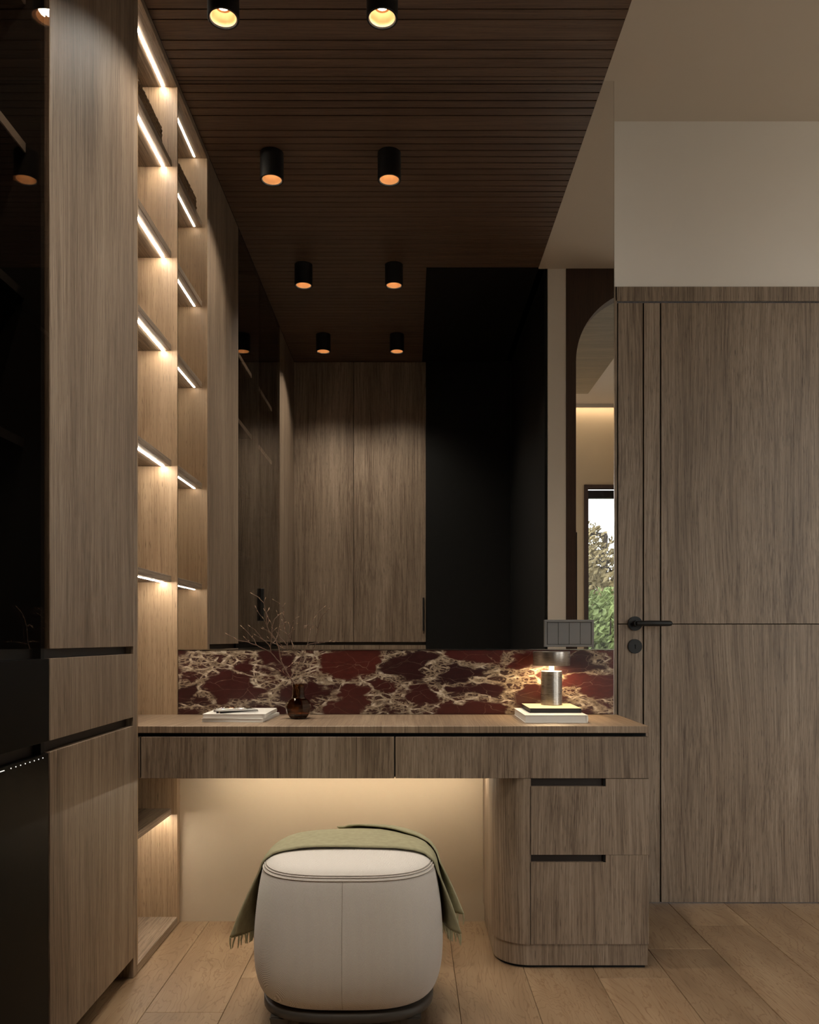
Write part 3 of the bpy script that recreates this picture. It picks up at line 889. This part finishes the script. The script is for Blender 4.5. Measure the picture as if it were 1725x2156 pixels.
SX0, SX1_, SZ0, SZ1 = .4815, .657, .991, 1.088
bm = bmesh.new()
fw = .0085
add_box(bm, SX0, SX1_, YM - .011, YM - .0005, SZ0, SZ0 + fw, .001)
add_box(bm, SX0, SX1_, YM - .011, YM - .0005, SZ1 - fw, SZ1, .001)
add_box(bm, SX0, SX0 + fw, YM - .011, YM - .0005, SZ0 + fw - .001, SZ1 - fw + .001, .001)
add_box(bm, SX1_ - fw, SX1_, YM - .011, YM - .0005, SZ0 + fw - .001, SZ1 - fw + .001, .001)
bm_obj('frame', bm, M['switch'], sw)
box('base', SX0 + fw - .002, SX1_ - fw + .002, YM - .004, YM - .0005, SZ0 + fw - .002, SZ1 - fw + .002, M['gap'], sw)
w_ = (SX1_ - SX0 - 2 * fw - .002) / 4
for i in range(4):
    a = SX0 + fw + .001 + i * w_
    box('rocker', a + .0006, a + w_ - .0006, YM - .009, YM - .004, SZ0 + fw + .001, SZ1 - fw - .001, M['switch'], sw, bev=.0008)

# ----------------------------------------------------------------------------
# ceiling spotlights
# ----------------------------------------------------------------------------
SPX = (-0.5656, -0.083)
SPY = (2.525, 1.505, 0.4865)
names = {(0, 0): 'left spotlight of the pair nearest the mirror', (1, 0): 'right spotlight of the pair nearest the mirror',
         (0, 1): 'left spotlight of the middle pair, seen in the mirror', (1, 1): 'right spotlight of the middle pair, seen in the mirror',
         (0, 2): 'left spotlight of the pair by the wardrobe, seen in the mirror', (1, 2): 'right spotlight of the pair by the wardrobe, seen in the mirror'}
SL, SRAD = 0.112, 0.0478
proto = {}
for j, yy in enumerate(SPY):
    for i, xx in enumerate(SPX):
        t = empty('ceiling_spotlight', (xx, yy, H - SL), 'black cylinder ' + names[(i, j)], 'spotlight', 'black cylinder ceiling spotlights')
        if not proto:
            prof = [(SRAD - .009, 0.004), (SRAD - .006, 0.0), (SRAD - .001, 0.0), (SRAD, 0.001), (SRAD, SL - .001)]
            b1 = lathe('housing', prof, (xx, yy, H - SL), M['black_metal'], t, 40, cap0=False)
            prof = [(SRAD - .009, 0.004), (SRAD - .012, 0.012), (.024, 0.036), (.016, 0.0385)]
            b2 = lathe('reflector', prof, (xx, yy, H - SL), M['gold'], t, 32, cap0=False, cap1=False)
            b3 = lathe('bulb', [(.016, .037), (.0158, .0385)], (xx, yy, H - SL), M['bulb'], t, 24, cap0=True, cap1=True)
            proto['p'] = (b1, b2, b3)
        else:
            for src in proto['p']:
                c = src.copy(); COL.objects.link(c); c.parent = t
        ld = D.lights.new('spot_beam', 'SPOT')
        ld.energy = SPOT_W * (1.0, 1.10, 1.18)[j]; ld.color = SPOT_COL
        ld.spot_size = math.radians(120); ld.spot_blend = 0.75; ld.shadow_soft_size = 0.023
        lo = D.objects.new('spot_beam', ld); COL.objects.link(lo)
        lo.parent = t; lo.location = (0, 0, .033)

# ----------------------------------------------------------------------------
# stool with throw
# ----------------------------------------------------------------------------
CX, CY = -0.163, 2.292
NEXP = 3.0
PROF = [(.083, .196), (.088, .214), (.098, .228), (.115, .239), (.15, .249), (.20, .2535), (.26, .252), (.32, .2465), (.37, .2395), (.405, .2325), (.420, .2275)]
TOPP = [(.4235, .2235), (.431, .217), (.440, .203), (.448, .176), (.454, .13), (.457, .07), (.458, .02)]
FULL = PROF + TOPP
def rad_at(z):
    if z <= FULL[0][0]: return FULL[0][1]
    for (z0, r0), (z1, r1) in zip(FULL, FULL[1:]):
        if z <= z1: return r0 + (r1 - r0) * (z - z0) / (z1 - z0)
    return 0.0
def sup(a, ang):
    c, s = math.cos(ang), math.sin(ang)
    k = (abs(c) ** NEXP + abs(s) ** NEXP) ** (-1 / NEXP)
    return a * k * c, a * .97 * k * s
stl = empty('stool', (CX, CY, 0), 'pale herringbone upholstered pouf stool with charcoal base', 'stool')
def ring_mesh(name, prof, mat, n=96, cap0=False, cap1=False):
    bm = bmesh.new(); rings = []
    for z, r in prof:
        rings.append([bm.verts.new((CX + sup(r, 2 * math.pi * i / n)[0], CY + sup(r, 2 * math.pi * i / n)[1], z)) for i in range(n)])
    for a, b_ in zip(rings, rings[1:]):
        for i in range(n): bm.faces.new((a[i], a[(i + 1) % n], b_[(i + 1) % n], b_[i]))
    if cap0: bm.faces.new(list(reversed(rings[0])))
    if cap1: bm.faces.new(rings[-1])
    o = bm_obj(name, bm, mat, stl, smooth=True, origin=(CX, CY, prof[0][0])); return o
def smooth_prof(p, k=3):
    out = []
    for i in range(len(p) - 1):
        p0 = p[max(i - 1, 0)]; p1 = p[i]; p2 = p[i + 1]; p3 = p[min(i + 2, len(p) - 1)]
        for j in range(k):
            t = j / k
            out.append(tuple(0.5 * (2 * p1[d] + (p2[d] - p0[d]) * t + (2 * p0[d] - 5 * p1[d] + 4 * p2[d] - p3[d]) * t * t + (3 * p1[d] - p0[d] - 3 * p2[d] + p3[d]) * t ** 3) for d in (0, 1)))
    out.append(p[-1]); return out
ring_mesh('body', smooth_prof(PROF) + [(.4225, .2250)], M['fabric'], cap0=True)
ring_mesh('seat_pad', [(.4222, .2246)] + smooth_prof(TOPP), M['fabric'], cap1=True)
for zz, rr in ((.4235, .2262), (.4165, .2302), (.4275, .2216)):
    bm = bmesh.new()
    pts = [(CX + sup(rr, 2 * math.pi * i / 120)[0], CY + sup(rr, 2 * math.pi * i / 120)[1], zz) for i in range(121)]
    add_tube(bm, pts, .0013, 6, cap=False)
    bm_obj('seam', bm, M['seam'], stl, smooth=True)
bm = bmesh.new()
pts = []
for i in range(40):
    z = .09 + (.420 - .09) * i / 39
    pts.append((CX - .004, CY - rad_at(z) * .97 - .0003, z))
add_tube(bm, pts, .0011, 6)
bm_obj('seam', bm, M['seam'], stl, smooth=True)
ring_mesh('base_ring', [(.060, .200), (.060, .226), (.062, .228), (.080, .2275), (.0825, .222), (.0828, .19)], M['stool_base'], cap0=True, cap1=True)
for sx in (-1, 1):
    for sy in (-1, 1):
        bm = bmesh.new()
        px, py = CX + sx * .165, CY + sy * .160
        a = [bm.verts.new((px + sx * dx * .8 + sx * .0, py + sy * dy * .8, .001)) for dx, dy in ((-.022, -.022), (.022, -.022), (.022, .022), (-.022, .022))]
        b_ = [bm.verts.new((px + sx * dx, py + sy * dy, .061)) for dx, dy in ((-.028, -.028), (.028, -.028), (.028, .028), (-.028, .028))]
        bm.faces.new(a); bm.faces.new(b_)
        for i in range(4): bm.faces.new((a[i], a[(i + 1) % 4], b_[(i + 1) % 4], b_[i]))
        bmesh.ops.recalc_face_normals(bm, faces=bm.faces)
        bmesh.ops.bevel(bm, geom=list(bm.edges), offset=.004, segments=2, affect='EDGES')
        bm_obj('leg', bm, M['stool_base'], stl)

# the throw
def x_surf(z, y):
    r = rad_at(z)
    b = r * .97
    q = abs(y) / b if b > 1e-6 else 9
    if q >= 1: return None
    return r * (1 - q ** NEXP) ** (1 / NEXP)
def section(y, side_drop, off, flare):
    """half profile (x,z) from the middle of the top outwards and down to the hem"""
    zs = []
    ztop = .4575
    while x_surf(ztop, y) is None and ztop > .40: ztop -= .0006
    pts = [(0.0, ztop + off)]
    nz_ = 22
    x_prev = 0
    for i in range(1, nz_ + 1):
        t = i / nz_
        z = ztop - (ztop - .400) * (t ** 1.6)
        x = x_surf(z, y)
        if x is None: x = 0
        if x > x_prev + .0005:
            pts.append((x + off * .7, z + off * max(0.2, 1 - t)))
            x_prev = x
    # resample the flat run on top
    xe, ze = pts[-1]
    n_h = 16
    for i in range(1, n_h + 1):
        t = i / n_h
        z = ze - (ze - side_drop) * t
        pts.append((xe + flare * t * (1.15 - .15 * t) + .004 * t, z))
    return pts
def resample(pts, n):
    ls = [0]
    for a, b in zip(pts, pts[1:]): ls.append(ls[-1] + math.hypot(b[0] - a[0], b[1] - a[1]))
    out = []
    for i in range(n):
        s = ls[-1] * i / (n - 1); k = 0
        while k < len(ls) - 2 and ls[k + 1] < s: k += 1
        t = (s - ls[k]) / max(1e-9, ls[k + 1] - ls[k])
        out.append((pts[k][0] + (pts[k + 1][0] - pts[k][0]) * t, pts[k][1] + (pts[k + 1][1] - pts[k][1]) * t))
    return out
th = empty('throw_blanket', (CX, CY, .2), 'olive green fringed throw draped over the pouf stool', 'blanket')
NS = 46
def layer(name, yfun, y_back, off, dropL, dropR, rows=22, only=None):
    bm = bmesh.new(); grid = []
    for r in range(rows + 1):
        row = []
        v = r / rows
        # both halves
        cols = [('L', i) for i in range(NS - 1, 0, -1)] + [('R', i) for i in range(NS)]
        for sd, i in cols:
            s = i / (NS - 1)
            sgn = -1 if sd == 'L' else 1
            y0 = yfun(sgn * s)
            y = y0 + (y_back - y0) * v
            dr_ = (dropL if sd == 'L' else dropR) - .035 * v
            yc = min(max(y, -.235), .228)
            sec = resample(section(yc, dr_, off, (.066 if sd == 'L' else .050) * math.exp(-5 * v) + .012), NS)
            x, z = sec[i]
            w = mnoise.noise(Vector((x * sgn * 9, y * 9, z * 7 + off * 90)))
            hang = max(0, (.40 - z) / .2)
            x2 = x + w * .006 * hang + .003 * hang * math.sin(y * 30 + 1.0)
            z2 = z + (w * .0035 + .002 if z > .44 else 0)
            row.append((sgn * x2, y - .018 * hang * (1 - v), z2))
        grid.append(row)
    idx = [[None] * len(grid[0]) for _ in grid]
    for r, row in enumerate(grid):
        for c, p in enumerate(row):
            if only and not only(c / (len(row) - 1)): continue
            idx[r][c] = bm.verts.new((CX + p[0], CY + p[1], p[2]))
    for r in range(rows):
        for c in range(len(grid[0]) - 1):
            q = (idx[r][c], idx[r][c + 1], idx[r + 1][c + 1], idx[r + 1][c])
            if all(q): bm.faces.new(q)
    bmesh.ops.recalc_face_normals(bm, faces=bm.faces)
    o = bm_obj(name, bm, M['throw'], th, smooth=True)
    md = o.modifiers.new('thick', 'SOLIDIFY'); md.thickness = .0045; md.offset = 1
    return o, grid
_, gA = layer('under_layer', lambda s: -.072 + .012 * s * s, .222, .005, .222, .232)
def yf2(s):
    # fold edge: far back on the left, coming forward on the right
    if s < -.1: return .205
    return .205 - .20 * min(1, (s + .1) / .75)
_, gB = layer('folded_layer', yf2, .226, .016, .30, .262, rows=14, only=lambda f: f > .40)
def fringe(grid, col, name, n=26):
    bm = bmesh.new()
    for k in range(n):
        f = k / (n - 1) * (len(grid) - 1)
        a = int(f); b = min(a + 1, len(grid) - 1); t = f - a
        p = Vector(grid[a][col]).lerp(Vector(grid[b][col]), t)
        p += Vector((CX, CY, .001))
        sgn = -1 if col == 0 else 1
        d = Vector((random.uniform(-.004, .006) * sgn + .003 * sgn, random.uniform(-.005, .005), -.026 - random.uniform(0, .006)))
        add_tube(bm, [p, p + d * .5 + Vector((random.uniform(-.002, .002), 0, 0)), p + d], [.0026, .0024, .0012], 5)
    bm_obj(name, bm, M['throw'], th)['kind'] = 'stuff'
fringe(gA, 0, 'fringe'); fringe(gA, -1, 'fringe'); fringe(gB, -1, 'fringe', 16)

# ----------------------------------------------------------------------------
# things on the worktop
# ----------------------------------------------------------------------------
ZT = 0.7502
def book(name, x0, x1, y0, y1, z0, th_, label, cover, pages, spine='right', rot=0.0, group=None, cov=.0016):
    cx, cy = (x0 + x1) / 2, (y0 + y1) / 2
    t = empty(name, (cx, cy, z0), label, 'book', group)
    box('pages', x0 + .002, x1 - .004, y0 + .002, y1 - .003, z0 + cov, z0 + th_ - cov, pages, t)
    box('cover', x0, x1, y0, y1, z0, z0 + cov, cover, t, bev=.0004)
    box('cover', x0, x1, y0, y1, z0 + th_ - cov, z0 + th_, cover, t, bev=.0004)
    bm = bmesh.new()
    # rounded spine along Y at the right side
    pts = []
    for i in range(9):
        a = math.radians(-90 + 180 * i / 8)
        pts.append((x1 - .004 + .0045 * math.cos(a), z0 + th_ / 2 + (th_ / 2 - .0002) * math.sin(a)))
    inner = [(x1 - .0052, z0 + th_ - .0004), (x1 - .0052, z0 + .0004)]
    ol = pts + inner
    a = [bm.verts.new((x, y0, z)) for x, z in ol]; b = [bm.verts.new((x, y1, z)) for x, z in ol]
    bm.faces.new(a); bm.faces.new(b); n = len(ol)
    for i in range(n): bm.faces.new((a[i], a[(i + 1) % n], b[(i + 1) % n], b[i]))
    bmesh.ops.recalc_face_normals(bm, faces=bm.faces)
    bm_obj('spine', bm, cover, t)
    t.rotation_euler = (0, 0, math.radians(rot))
    return t
book('book', -.668, -.466, 2.692, 2.930, ZT, .0116, 'lower white book of the left stack, slightly turned', M['cover_white'], M['paper'], rot=-4.0, group='white books on the left')
book('book', -.671, -.4665, 2.692, 2.926, ZT + .0118, .0145, 'upper white book of the left stack, under the phone', M['cover_white'], M['paper'], group='white books on the left')
book('book', .371, .574, 2.6695, 2.948, ZT, .0245, 'thick white book under the table lamp, bottom of the right stack', M['cover_white'], M['paper'], group='books under the lamp')
bd = book('book', .398, .5695, 2.750, 2.950, ZT + .0247, .0148, 'slim black edged book with cream cover directly under the lamp', M['cover_dark'], M['cover_dark'], group='books under the lamp')
box('top_sheet', .3985, .569, 2.7505, 2.9495, ZT + .0247 + .0148, ZT + .0247 + .0155, M['cover_cream'], bd)

# phone
ph = empty('smartphone', (-.575, 2.752, ZT + .0265), 'white smartphone with chrome rim lying on the left books', 'phone')
def local_box(name, x0, x1, y0, y1, z0, z1, mat, parent, bev=0, seg=2, bev_vert=0):
    bm = bmesh.new(); add_box(bm, x0, x1, y0, y1, z0, z1)
    if bev_vert:
        es = [e for e in bm.edges if abs(e.verts[0].co.z - e.verts[1].co.z) > 1e-5]
        bmesh.ops.bevel(bm, geom=es, offset=bev_vert, segments=5, affect='EDGES')
    if bev:
        es = [e for e in bm.edges if abs(e.verts[0].co.z - e.verts[1].co.z) < 1e-5]
        bmesh.ops.bevel(bm, geom=es, offset=bev, segments=seg, affect='EDGES')
    me = D.meshes.new(name); bm.to_mesh(me); bm.free()
    o = D.objects.new(name, me); COL.objects.link(o); o.parent = parent
    me.materials.append(mat); WORLD0[o.name] = Vector((0, 0, 0)); smooth_angle(o); return o
local_box('frame', -.069, .069, -.0345, .0345, 0, .0078, M['chrome'], ph, bev=.0012, bev_vert=.010)
local_box('back_glass', -.0675, .0675, -.033, .033, .0078, .0084, M['phone'], ph, bev_vert=.009)
cb = local_box('camera_bump', .035, .062, .003, .029, .0084, .0100, M['phone'], ph, bev_vert=.007)
for px, py in ((.043, .011), (.054, .021)):
    bm = bmesh.new(); add_lathe(bm, [(.0052, .0100), (.0052, .0112), (.0040, .0114)], (px, py, 0), 20)
    me = D.meshes.new('camera_lens'); bm.to_mesh(me); bm.free(); me.materials.append(M['black_gloss'])
    o = D.objects.new('camera_lens', me); COL.objects.link(o); o.parent = cb
ph.rotation_euler = (0, 0, math.radians(24))

# eyeglasses behind the phone
eg = empty('eyeglasses', (-.615, 2.862, ZT + .0265), 'thin brass eyeglasses with pale lenses lying behind the phone', 'glasses')
for sx in (-1, 1):
    bm = bmesh.new()
    pts = [(sx * .031 + .024 * math.cos(a), .003 + .019 * math.sin(a), .004) for a in [2 * math.pi * i / 28 for i in range(29)]]
    add_tube(bm, pts, .0011, 6, cap=False)
    me = D.meshes.new('rim'); bm.to_mesh(me); bm.free(); me.materials.append(M['edge_metal'])
    rm = D.objects.new('rim', me); COL.objects.link(rm); rm.parent = eg
    bm = bmesh.new()
    top = [bm.verts.new((sx * .031 + .0236 * math.cos(a), .003 + .0186 * math.sin(a), .0046)) for a in [2 * math.pi * i / 28 for i in range(28)]]
    bot = [bm.verts.new((v.co.x, v.co.y, .0034)) for v in top]
    bm.faces.new(top); bm.faces.new(list(reversed(bot)))
    for i in range(28): bm.faces.new((top[i], bot[i], bot[(i + 1) % 28], top[(i + 1) % 28]))
    me = D.meshes.new('lens'); bm.to_mesh(me); bm.free(); me.materials.append(M['lens'])
    ln = D.objects.new('lens', me); COL.objects.link(ln); ln.parent = eg
    bm = bmesh.new()
    add_tube(bm, [(sx * .055, .003, .004), (sx * .060, .0, .004), (sx * .058, -.03, .0025), (sx * .030, -.036, .0018)], .0011, 6)
    me = D.meshes.new('temple'); bm.to_mesh(me); bm.free(); me.materials.append(M['edge_metal'])
    tm = D.objects.new('temple', me); COL.objects.link(tm); tm.parent = eg
bm = bmesh.new(); add_tube(bm, [(-.008, .006, .004), (-.004, .009, .0062), (.004, .009, .0062), (.008, .006, .004)], .0012, 6)
me = D.meshes.new('bridge'); bm.to_mesh(me); bm.free(); me.materials.append(M['gold'])
o = D.objects.new('bridge', me); COL.objects.link(o); o.parent = eg

# vase
VX, VY = -.376, 2.812
vs = empty('vase', (VX, VY, ZT), 'small faceted smoked amber glass vase holding bare twigs', 'vase')
outer = [(.020, .0005), (.029, .0025), (.040, .016), (.0445, .036), (.042, .050), (.034, .063), (.0235, .0700), (.021, .078), (.0205, .100), (.0212, .1165)]
inner = [(.0190, .1165), (.0185, .100), (.019, .080), (.0215, .0725), (.0315, .0615), (.0390, .049), (.0412, .036), (.037, .018), (.026, .0075), (.004, .0065)]
bm = bmesh.new(); add_lathe(bm, outer + inner, (VX, VY, ZT), 9, cap0=True, cap1=True, rot=.3)
bmesh.ops.recalc_face_normals(bm, faces=bm.faces)
bm_obj('glass_body', bm, M['vase'], vs)

# twigs: pixel polylines in the picture turned into points on a leaning plane near the vase
br = empty('bare_twigs', (VX, VY, ZT + .02), 'bare budding twigs standing in the amber vase', 'branch')
def px(zx, zy, dy=0.0):
    X, Y_ = 470 + zx / 6.635, 1230 + zy / 6.635
    yy = VY + dy
    return Vector(((X - 862.5) * yy / F_PX, yy, CAM_Z + (1345 - Y_) * yy / F_PX))
PATHS = [
    ([(1075, 1700, 0), (1050, 1480, 0), (990, 1380, .0), (870, 1200, -.005), (800, 1060, -.01), (780, 900, -.015), (740, 780, -.02), (640, 650, -.03), (612, 570, -.035), (605, 450, -.04), (570, 260, -.05), (490, 180, -.055), (410, 135, -.06)], .0021),
    ([(810, 1110, -.008), (740, 1040, -.02), (665, 950, -.03), (662, 860, -.035), (680, 700, -.04), (690, 590, -.05), (715, 490, -.055), (790, 420, -.06)], .0016),
    ([(665, 950, -.03), (560, 900, -.045), (470, 855, -.055), (330, 805, -.07), (200, 780, -.08), (60, 700, -.09)], .0014),
    ([(650, 858, -.036), (590, 800, -.045), (530, 745, -.05), (450, 640, -.06), (375, 590, -.07)], .0012),
    ([(470, 855, -.055), (430, 770, -.05), (360, 690, -.05), (265, 595, -.05)], .0011),
    ([(470, 855, -.055), (380, 830, -.065), (305, 750, -.07)], .001),
    ([(1040, 1650, .0), (945, 1310, .01), (1000, 1210, .02), (1070, 1090, .03), (1120, 970, .035), (1180, 840, .04), (1205, 720, .045), (1225, 610, .05), (1270, 480, .055), (1310, 410, .06), (1410, 320, .07)], .0015),
    ([(1180, 845, .04), (1280, 820, .05), (1380, 805, .06), (1530, 805, .07)], .001),
    ([(1225, 610, .05), (1190, 560, .05), (1160, 590, .05)], .0009),
    ([(880, 1205, -.005), (885, 1170, .0), (960, 1110, .02)], .0011),
    ([(945, 1310, .01), (880, 1260, -.0), (800, 1210, -.02)], .001),
    ([(690, 830, -.04), (740, 770, -.02), (770, 680, .0), (790, 560, .0), (860, 535, .01)], .0011),
    ([(740, 780, -.02), (800, 840, .01), (820, 870, .02)], .001),
    ([(612, 600, -.035), (640, 500, -.03), (605, 400, -.02), (635, 350, -.01)], .001),
    ([(560, 480, -.05), (500, 410, -.055), (460, 330, -.06)], .0008),
    ([(605, 560, -.036), (560, 480, -.05)], .0009),
    ([(1040, 1400, .01), (1110, 1360, .03), (1115, 1300, .04), (1040, 1290, .05), (980, 1350, .04)], .0009),
    ([(640, 650, -.03), (560, 625, -.04)], .0009),
    ([(570, 260, -.05), (585, 210, -.055)], .0009),
    ([(690, 590, -.05), (660, 525, -.055)], .0009),
    ([(690, 660, -.045), (730, 625, -.05)], .0009),
]
rb = random.Random(11)
for pts, r in PATHS:
    P3 = [px(*p) for p in pts]
    fine = []
    for a, b in zip(P3, P3[1:]):
        k = 3
        for j in range(k): fine.append(a.lerp(b, j / k) + Vector((rb.uniform(-.0006, .0006), rb.uniform(-.0006, .0006), rb.uniform(-.0006, .0006))))
    fine.append(P3[-1])
    bm = bmesh.new()
    n = len(fine)
    add_tube(bm, fine, [r * 1.25 * (1 - .6 * i / (n - 1)) for i in range(n)], 6)
    tw = bm_obj('twig', bm, M['twig'], br, smooth=True)
    # buds: one at the tip and a few along it
    bm = bmesh.new()
    d = (fine[-1] - fine[-2]).normalized()
    add_tube(bm, [fine[-1] - d * .001, fine[-1] + d * .004, fine[-1] + d * .009], [.0007, .0014, .0003], 6)
    for i in range(4, n - 1, 4):
        dd = (fine[i + 1] - fine[i]).normalized()
        sd = (dd + Vector((rb.uniform(-1, 1), rb.uniform(-.6, .6), rb.uniform(0, .8)))).normalized()
        ln_ = rb.choice((.006, .008, .014))
        add_tube(bm, [fine[i], fine[i] + sd * ln_ * .5, fine[i] + sd * ln_], [.0005, .0011, .0003], 5)
    bm_obj('bud', bm, M['bud'], tw, smooth=True)['kind'] = 'stuff'

# table lamp
LX, LY, LZ = .494, 2.890, ZT + .0403
lp = empty('table_lamp', (LX, LY, LZ), 'cordless brushed metal table lamp with flat round cap on the books', 'lamp')
lathe('base', [(.0355, 0), (.0366, .001), (.0366, .117), (.0358, .118)], (LX, LY, LZ), M['brushed'], lp, 48)
lathe('diffuser_stem', [(.009, .1182), (.009, .1400)], (LX, LY, LZ), M['lamp_stem'], lp, 24)
lathe('cap', [(.0605, .1365), (.063, .1365), (.0637, .1375), (.0637, .1845), (.062, .186)], (LX, LY, LZ), M['brushed'], lp, 56, cap0=False)
lathe('light_disc', [(.054, .1395), (.054, .1410)], (LX, LY, LZ), M['lamp_led'], lp, 40)
lathe('cap_inner', [(.0605, .1366), (.0600, .1412)], (LX, LY, LZ), M['brushed'], lp, 48, cap0=False, cap1=False)

# ----------------------------------------------------------------------------
# outdoors, seen through the far window by way of the mirror
# ----------------------------------------------------------------------------
gr = box('ground', -20, 30, -34, 20, -0.35, -0.2, M['grass'])
setp(gr, 'pale gravel ground outside the window', 'ground', kind='structure')
ra = random.Random(5)
def foliage(bm, c, rx, ry, rz, n, size):
    for _ in range(n):
        while True:
            p = Vector((ra.uniform(-1, 1), ra.uniform(-1, 1), ra.uniform(-1, 1)))
            if .25 < p.length < 1: break
        p = Vector((c[0] + p.x * rx, c[1] + p.y * ry, c[2] + p.z * rz))
        u = Vector((ra.uniform(-1, 1), ra.uniform(-1, 1), ra.uniform(-1, 1))).normalized()
        v = u.orthogonal().normalized(); s = size * ra.uniform(.6, 1.4)
        w = u.cross(v)
        q = [bm.verts.new(p + v * s), bm.verts.new(p + w * s * .5 + u * s * .2), bm.verts.new(p - v * s), bm.verts.new(p - w * s * .5 + u * s * .2)]
        bm.faces.new(q)
def shrub(x, y, h, r, mat, label):
    t = empty('shrub', (x, y, -.2), label, 'shrub', 'shrubs outside the window')
    bm = bmesh.new()
    for i in range(7):
        a = ra.uniform(0, 6.28)
        add_tube(bm, [(x, y, -.2), (x + .2 * r * math.cos(a), y + .2 * r * math.sin(a), h * .3), (x + .6 * r * math.cos(a), y + .6 * r * math.sin(a), h * .75)], [.03, .02, .01], 5)
    bm_obj('stem', bm, M['bark'], t)
    bm = bmesh.new()
    for i in range(9):
        a = ra.uniform(0, 6.28); d = ra.uniform(0, .6) * r
        foliage(bm, (x + d * math.cos(a), y + d * math.sin(a), h * ra.uniform(.3, .8)), r * .5, r * .5, h * .28, 420, .055)
    bm_obj('foliage', bm, mat, t)
def tree(x, y, h, r, mat, label, dens=150):
    t = empty('tree', (x, y, -.2), label, 'tree', 'trees outside the window')
    bmb = bmesh.new(); bmf = bmesh.new()
    trunk = [Vector((x + ra.uniform(-.1, .1) * i * .3, y, -.2 + h * .75 * i / 6)) for i in range(7)]
    add_tube(bmb, trunk, [.13 - .015 * i for i in range(7)], 8)
    for i in range(16):
        b0 = trunk[ra.randint(2, 6)]
        a = ra.uniform(0, 6.28); l = r * ra.uniform(.6, 1.1)
        p1 = b0 + Vector((math.cos(a) * l * .5, math.sin(a) * l * .5, ra.uniform(.1, .5) * h * .2))
        p2 = p1 + Vector((math.cos(a + .4) * l * .5, math.sin(a + .4) * l * .5, ra.uniform(-.1, .5) * h * .2))
        add_tube(bmb, [b0, p1, p2], [.05, .03, .012], 6)
        for _ in range(3):
            q0 = p1.lerp(p2, ra.random())
            q1 = q0 + Vector((ra.uniform(-.6, .6), ra.uniform(-.6, .6), ra.uniform(-.2, .7)))
            add_tube(bmb, [q0, q1], [.016, .005], 5)
            foliage(bmf, q1, .38, .38, .28, dens // 3, .05)
        foliage(bmf, p2, .5, .5, .35, dens, .05)
    for _ in range(44):
        foliage(bmf, (x + ra.uniform(-1, 1) * r * .8, y + ra.uniform(-.6, .6) * r, h * ra.uniform(.14, .68)), .55, .55, .4, 260, .075)
    bm_obj('trunk', bmb, M['bark'], t)
    bm_obj('foliage', bmf, mat, t)
for i, (x, y, h, r, mt, lb) in enumerate([
        (0.4, -6.2, 1.55, 1.0, 'leaf_green', 'green shrub just outside the window, leftmost'),
        (3.0, -6.6, 1.7, 1.05, 'leaf_green', 'green shrub just outside the window, second from left'),
        (5.9, -6.4, 1.5, 1.1, 'leaf_green', 'green shrub just outside the window, third from left'),
        (8.8, -6.8, 1.7, 1.2, 'leaf_green', 'green shrub just outside the window, rightmost')]):
    shrub(x, y, h, r, M[mt], lb)
for x, y, h, r, lb in [(-3.2, -10.5, 4.0, 1.9, 'olive brown tree behind the shrubs, leftmost'), (3.9, -10.8, 4.4, 2.2, 'olive brown tree behind the shrubs, in the middle'),
                       (10.2, -10.8, 4.2, 2.0, 'olive brown tree behind the shrubs, rightmost')]:
    tree(x, y, h, r, M['leaf_olive'], lb)
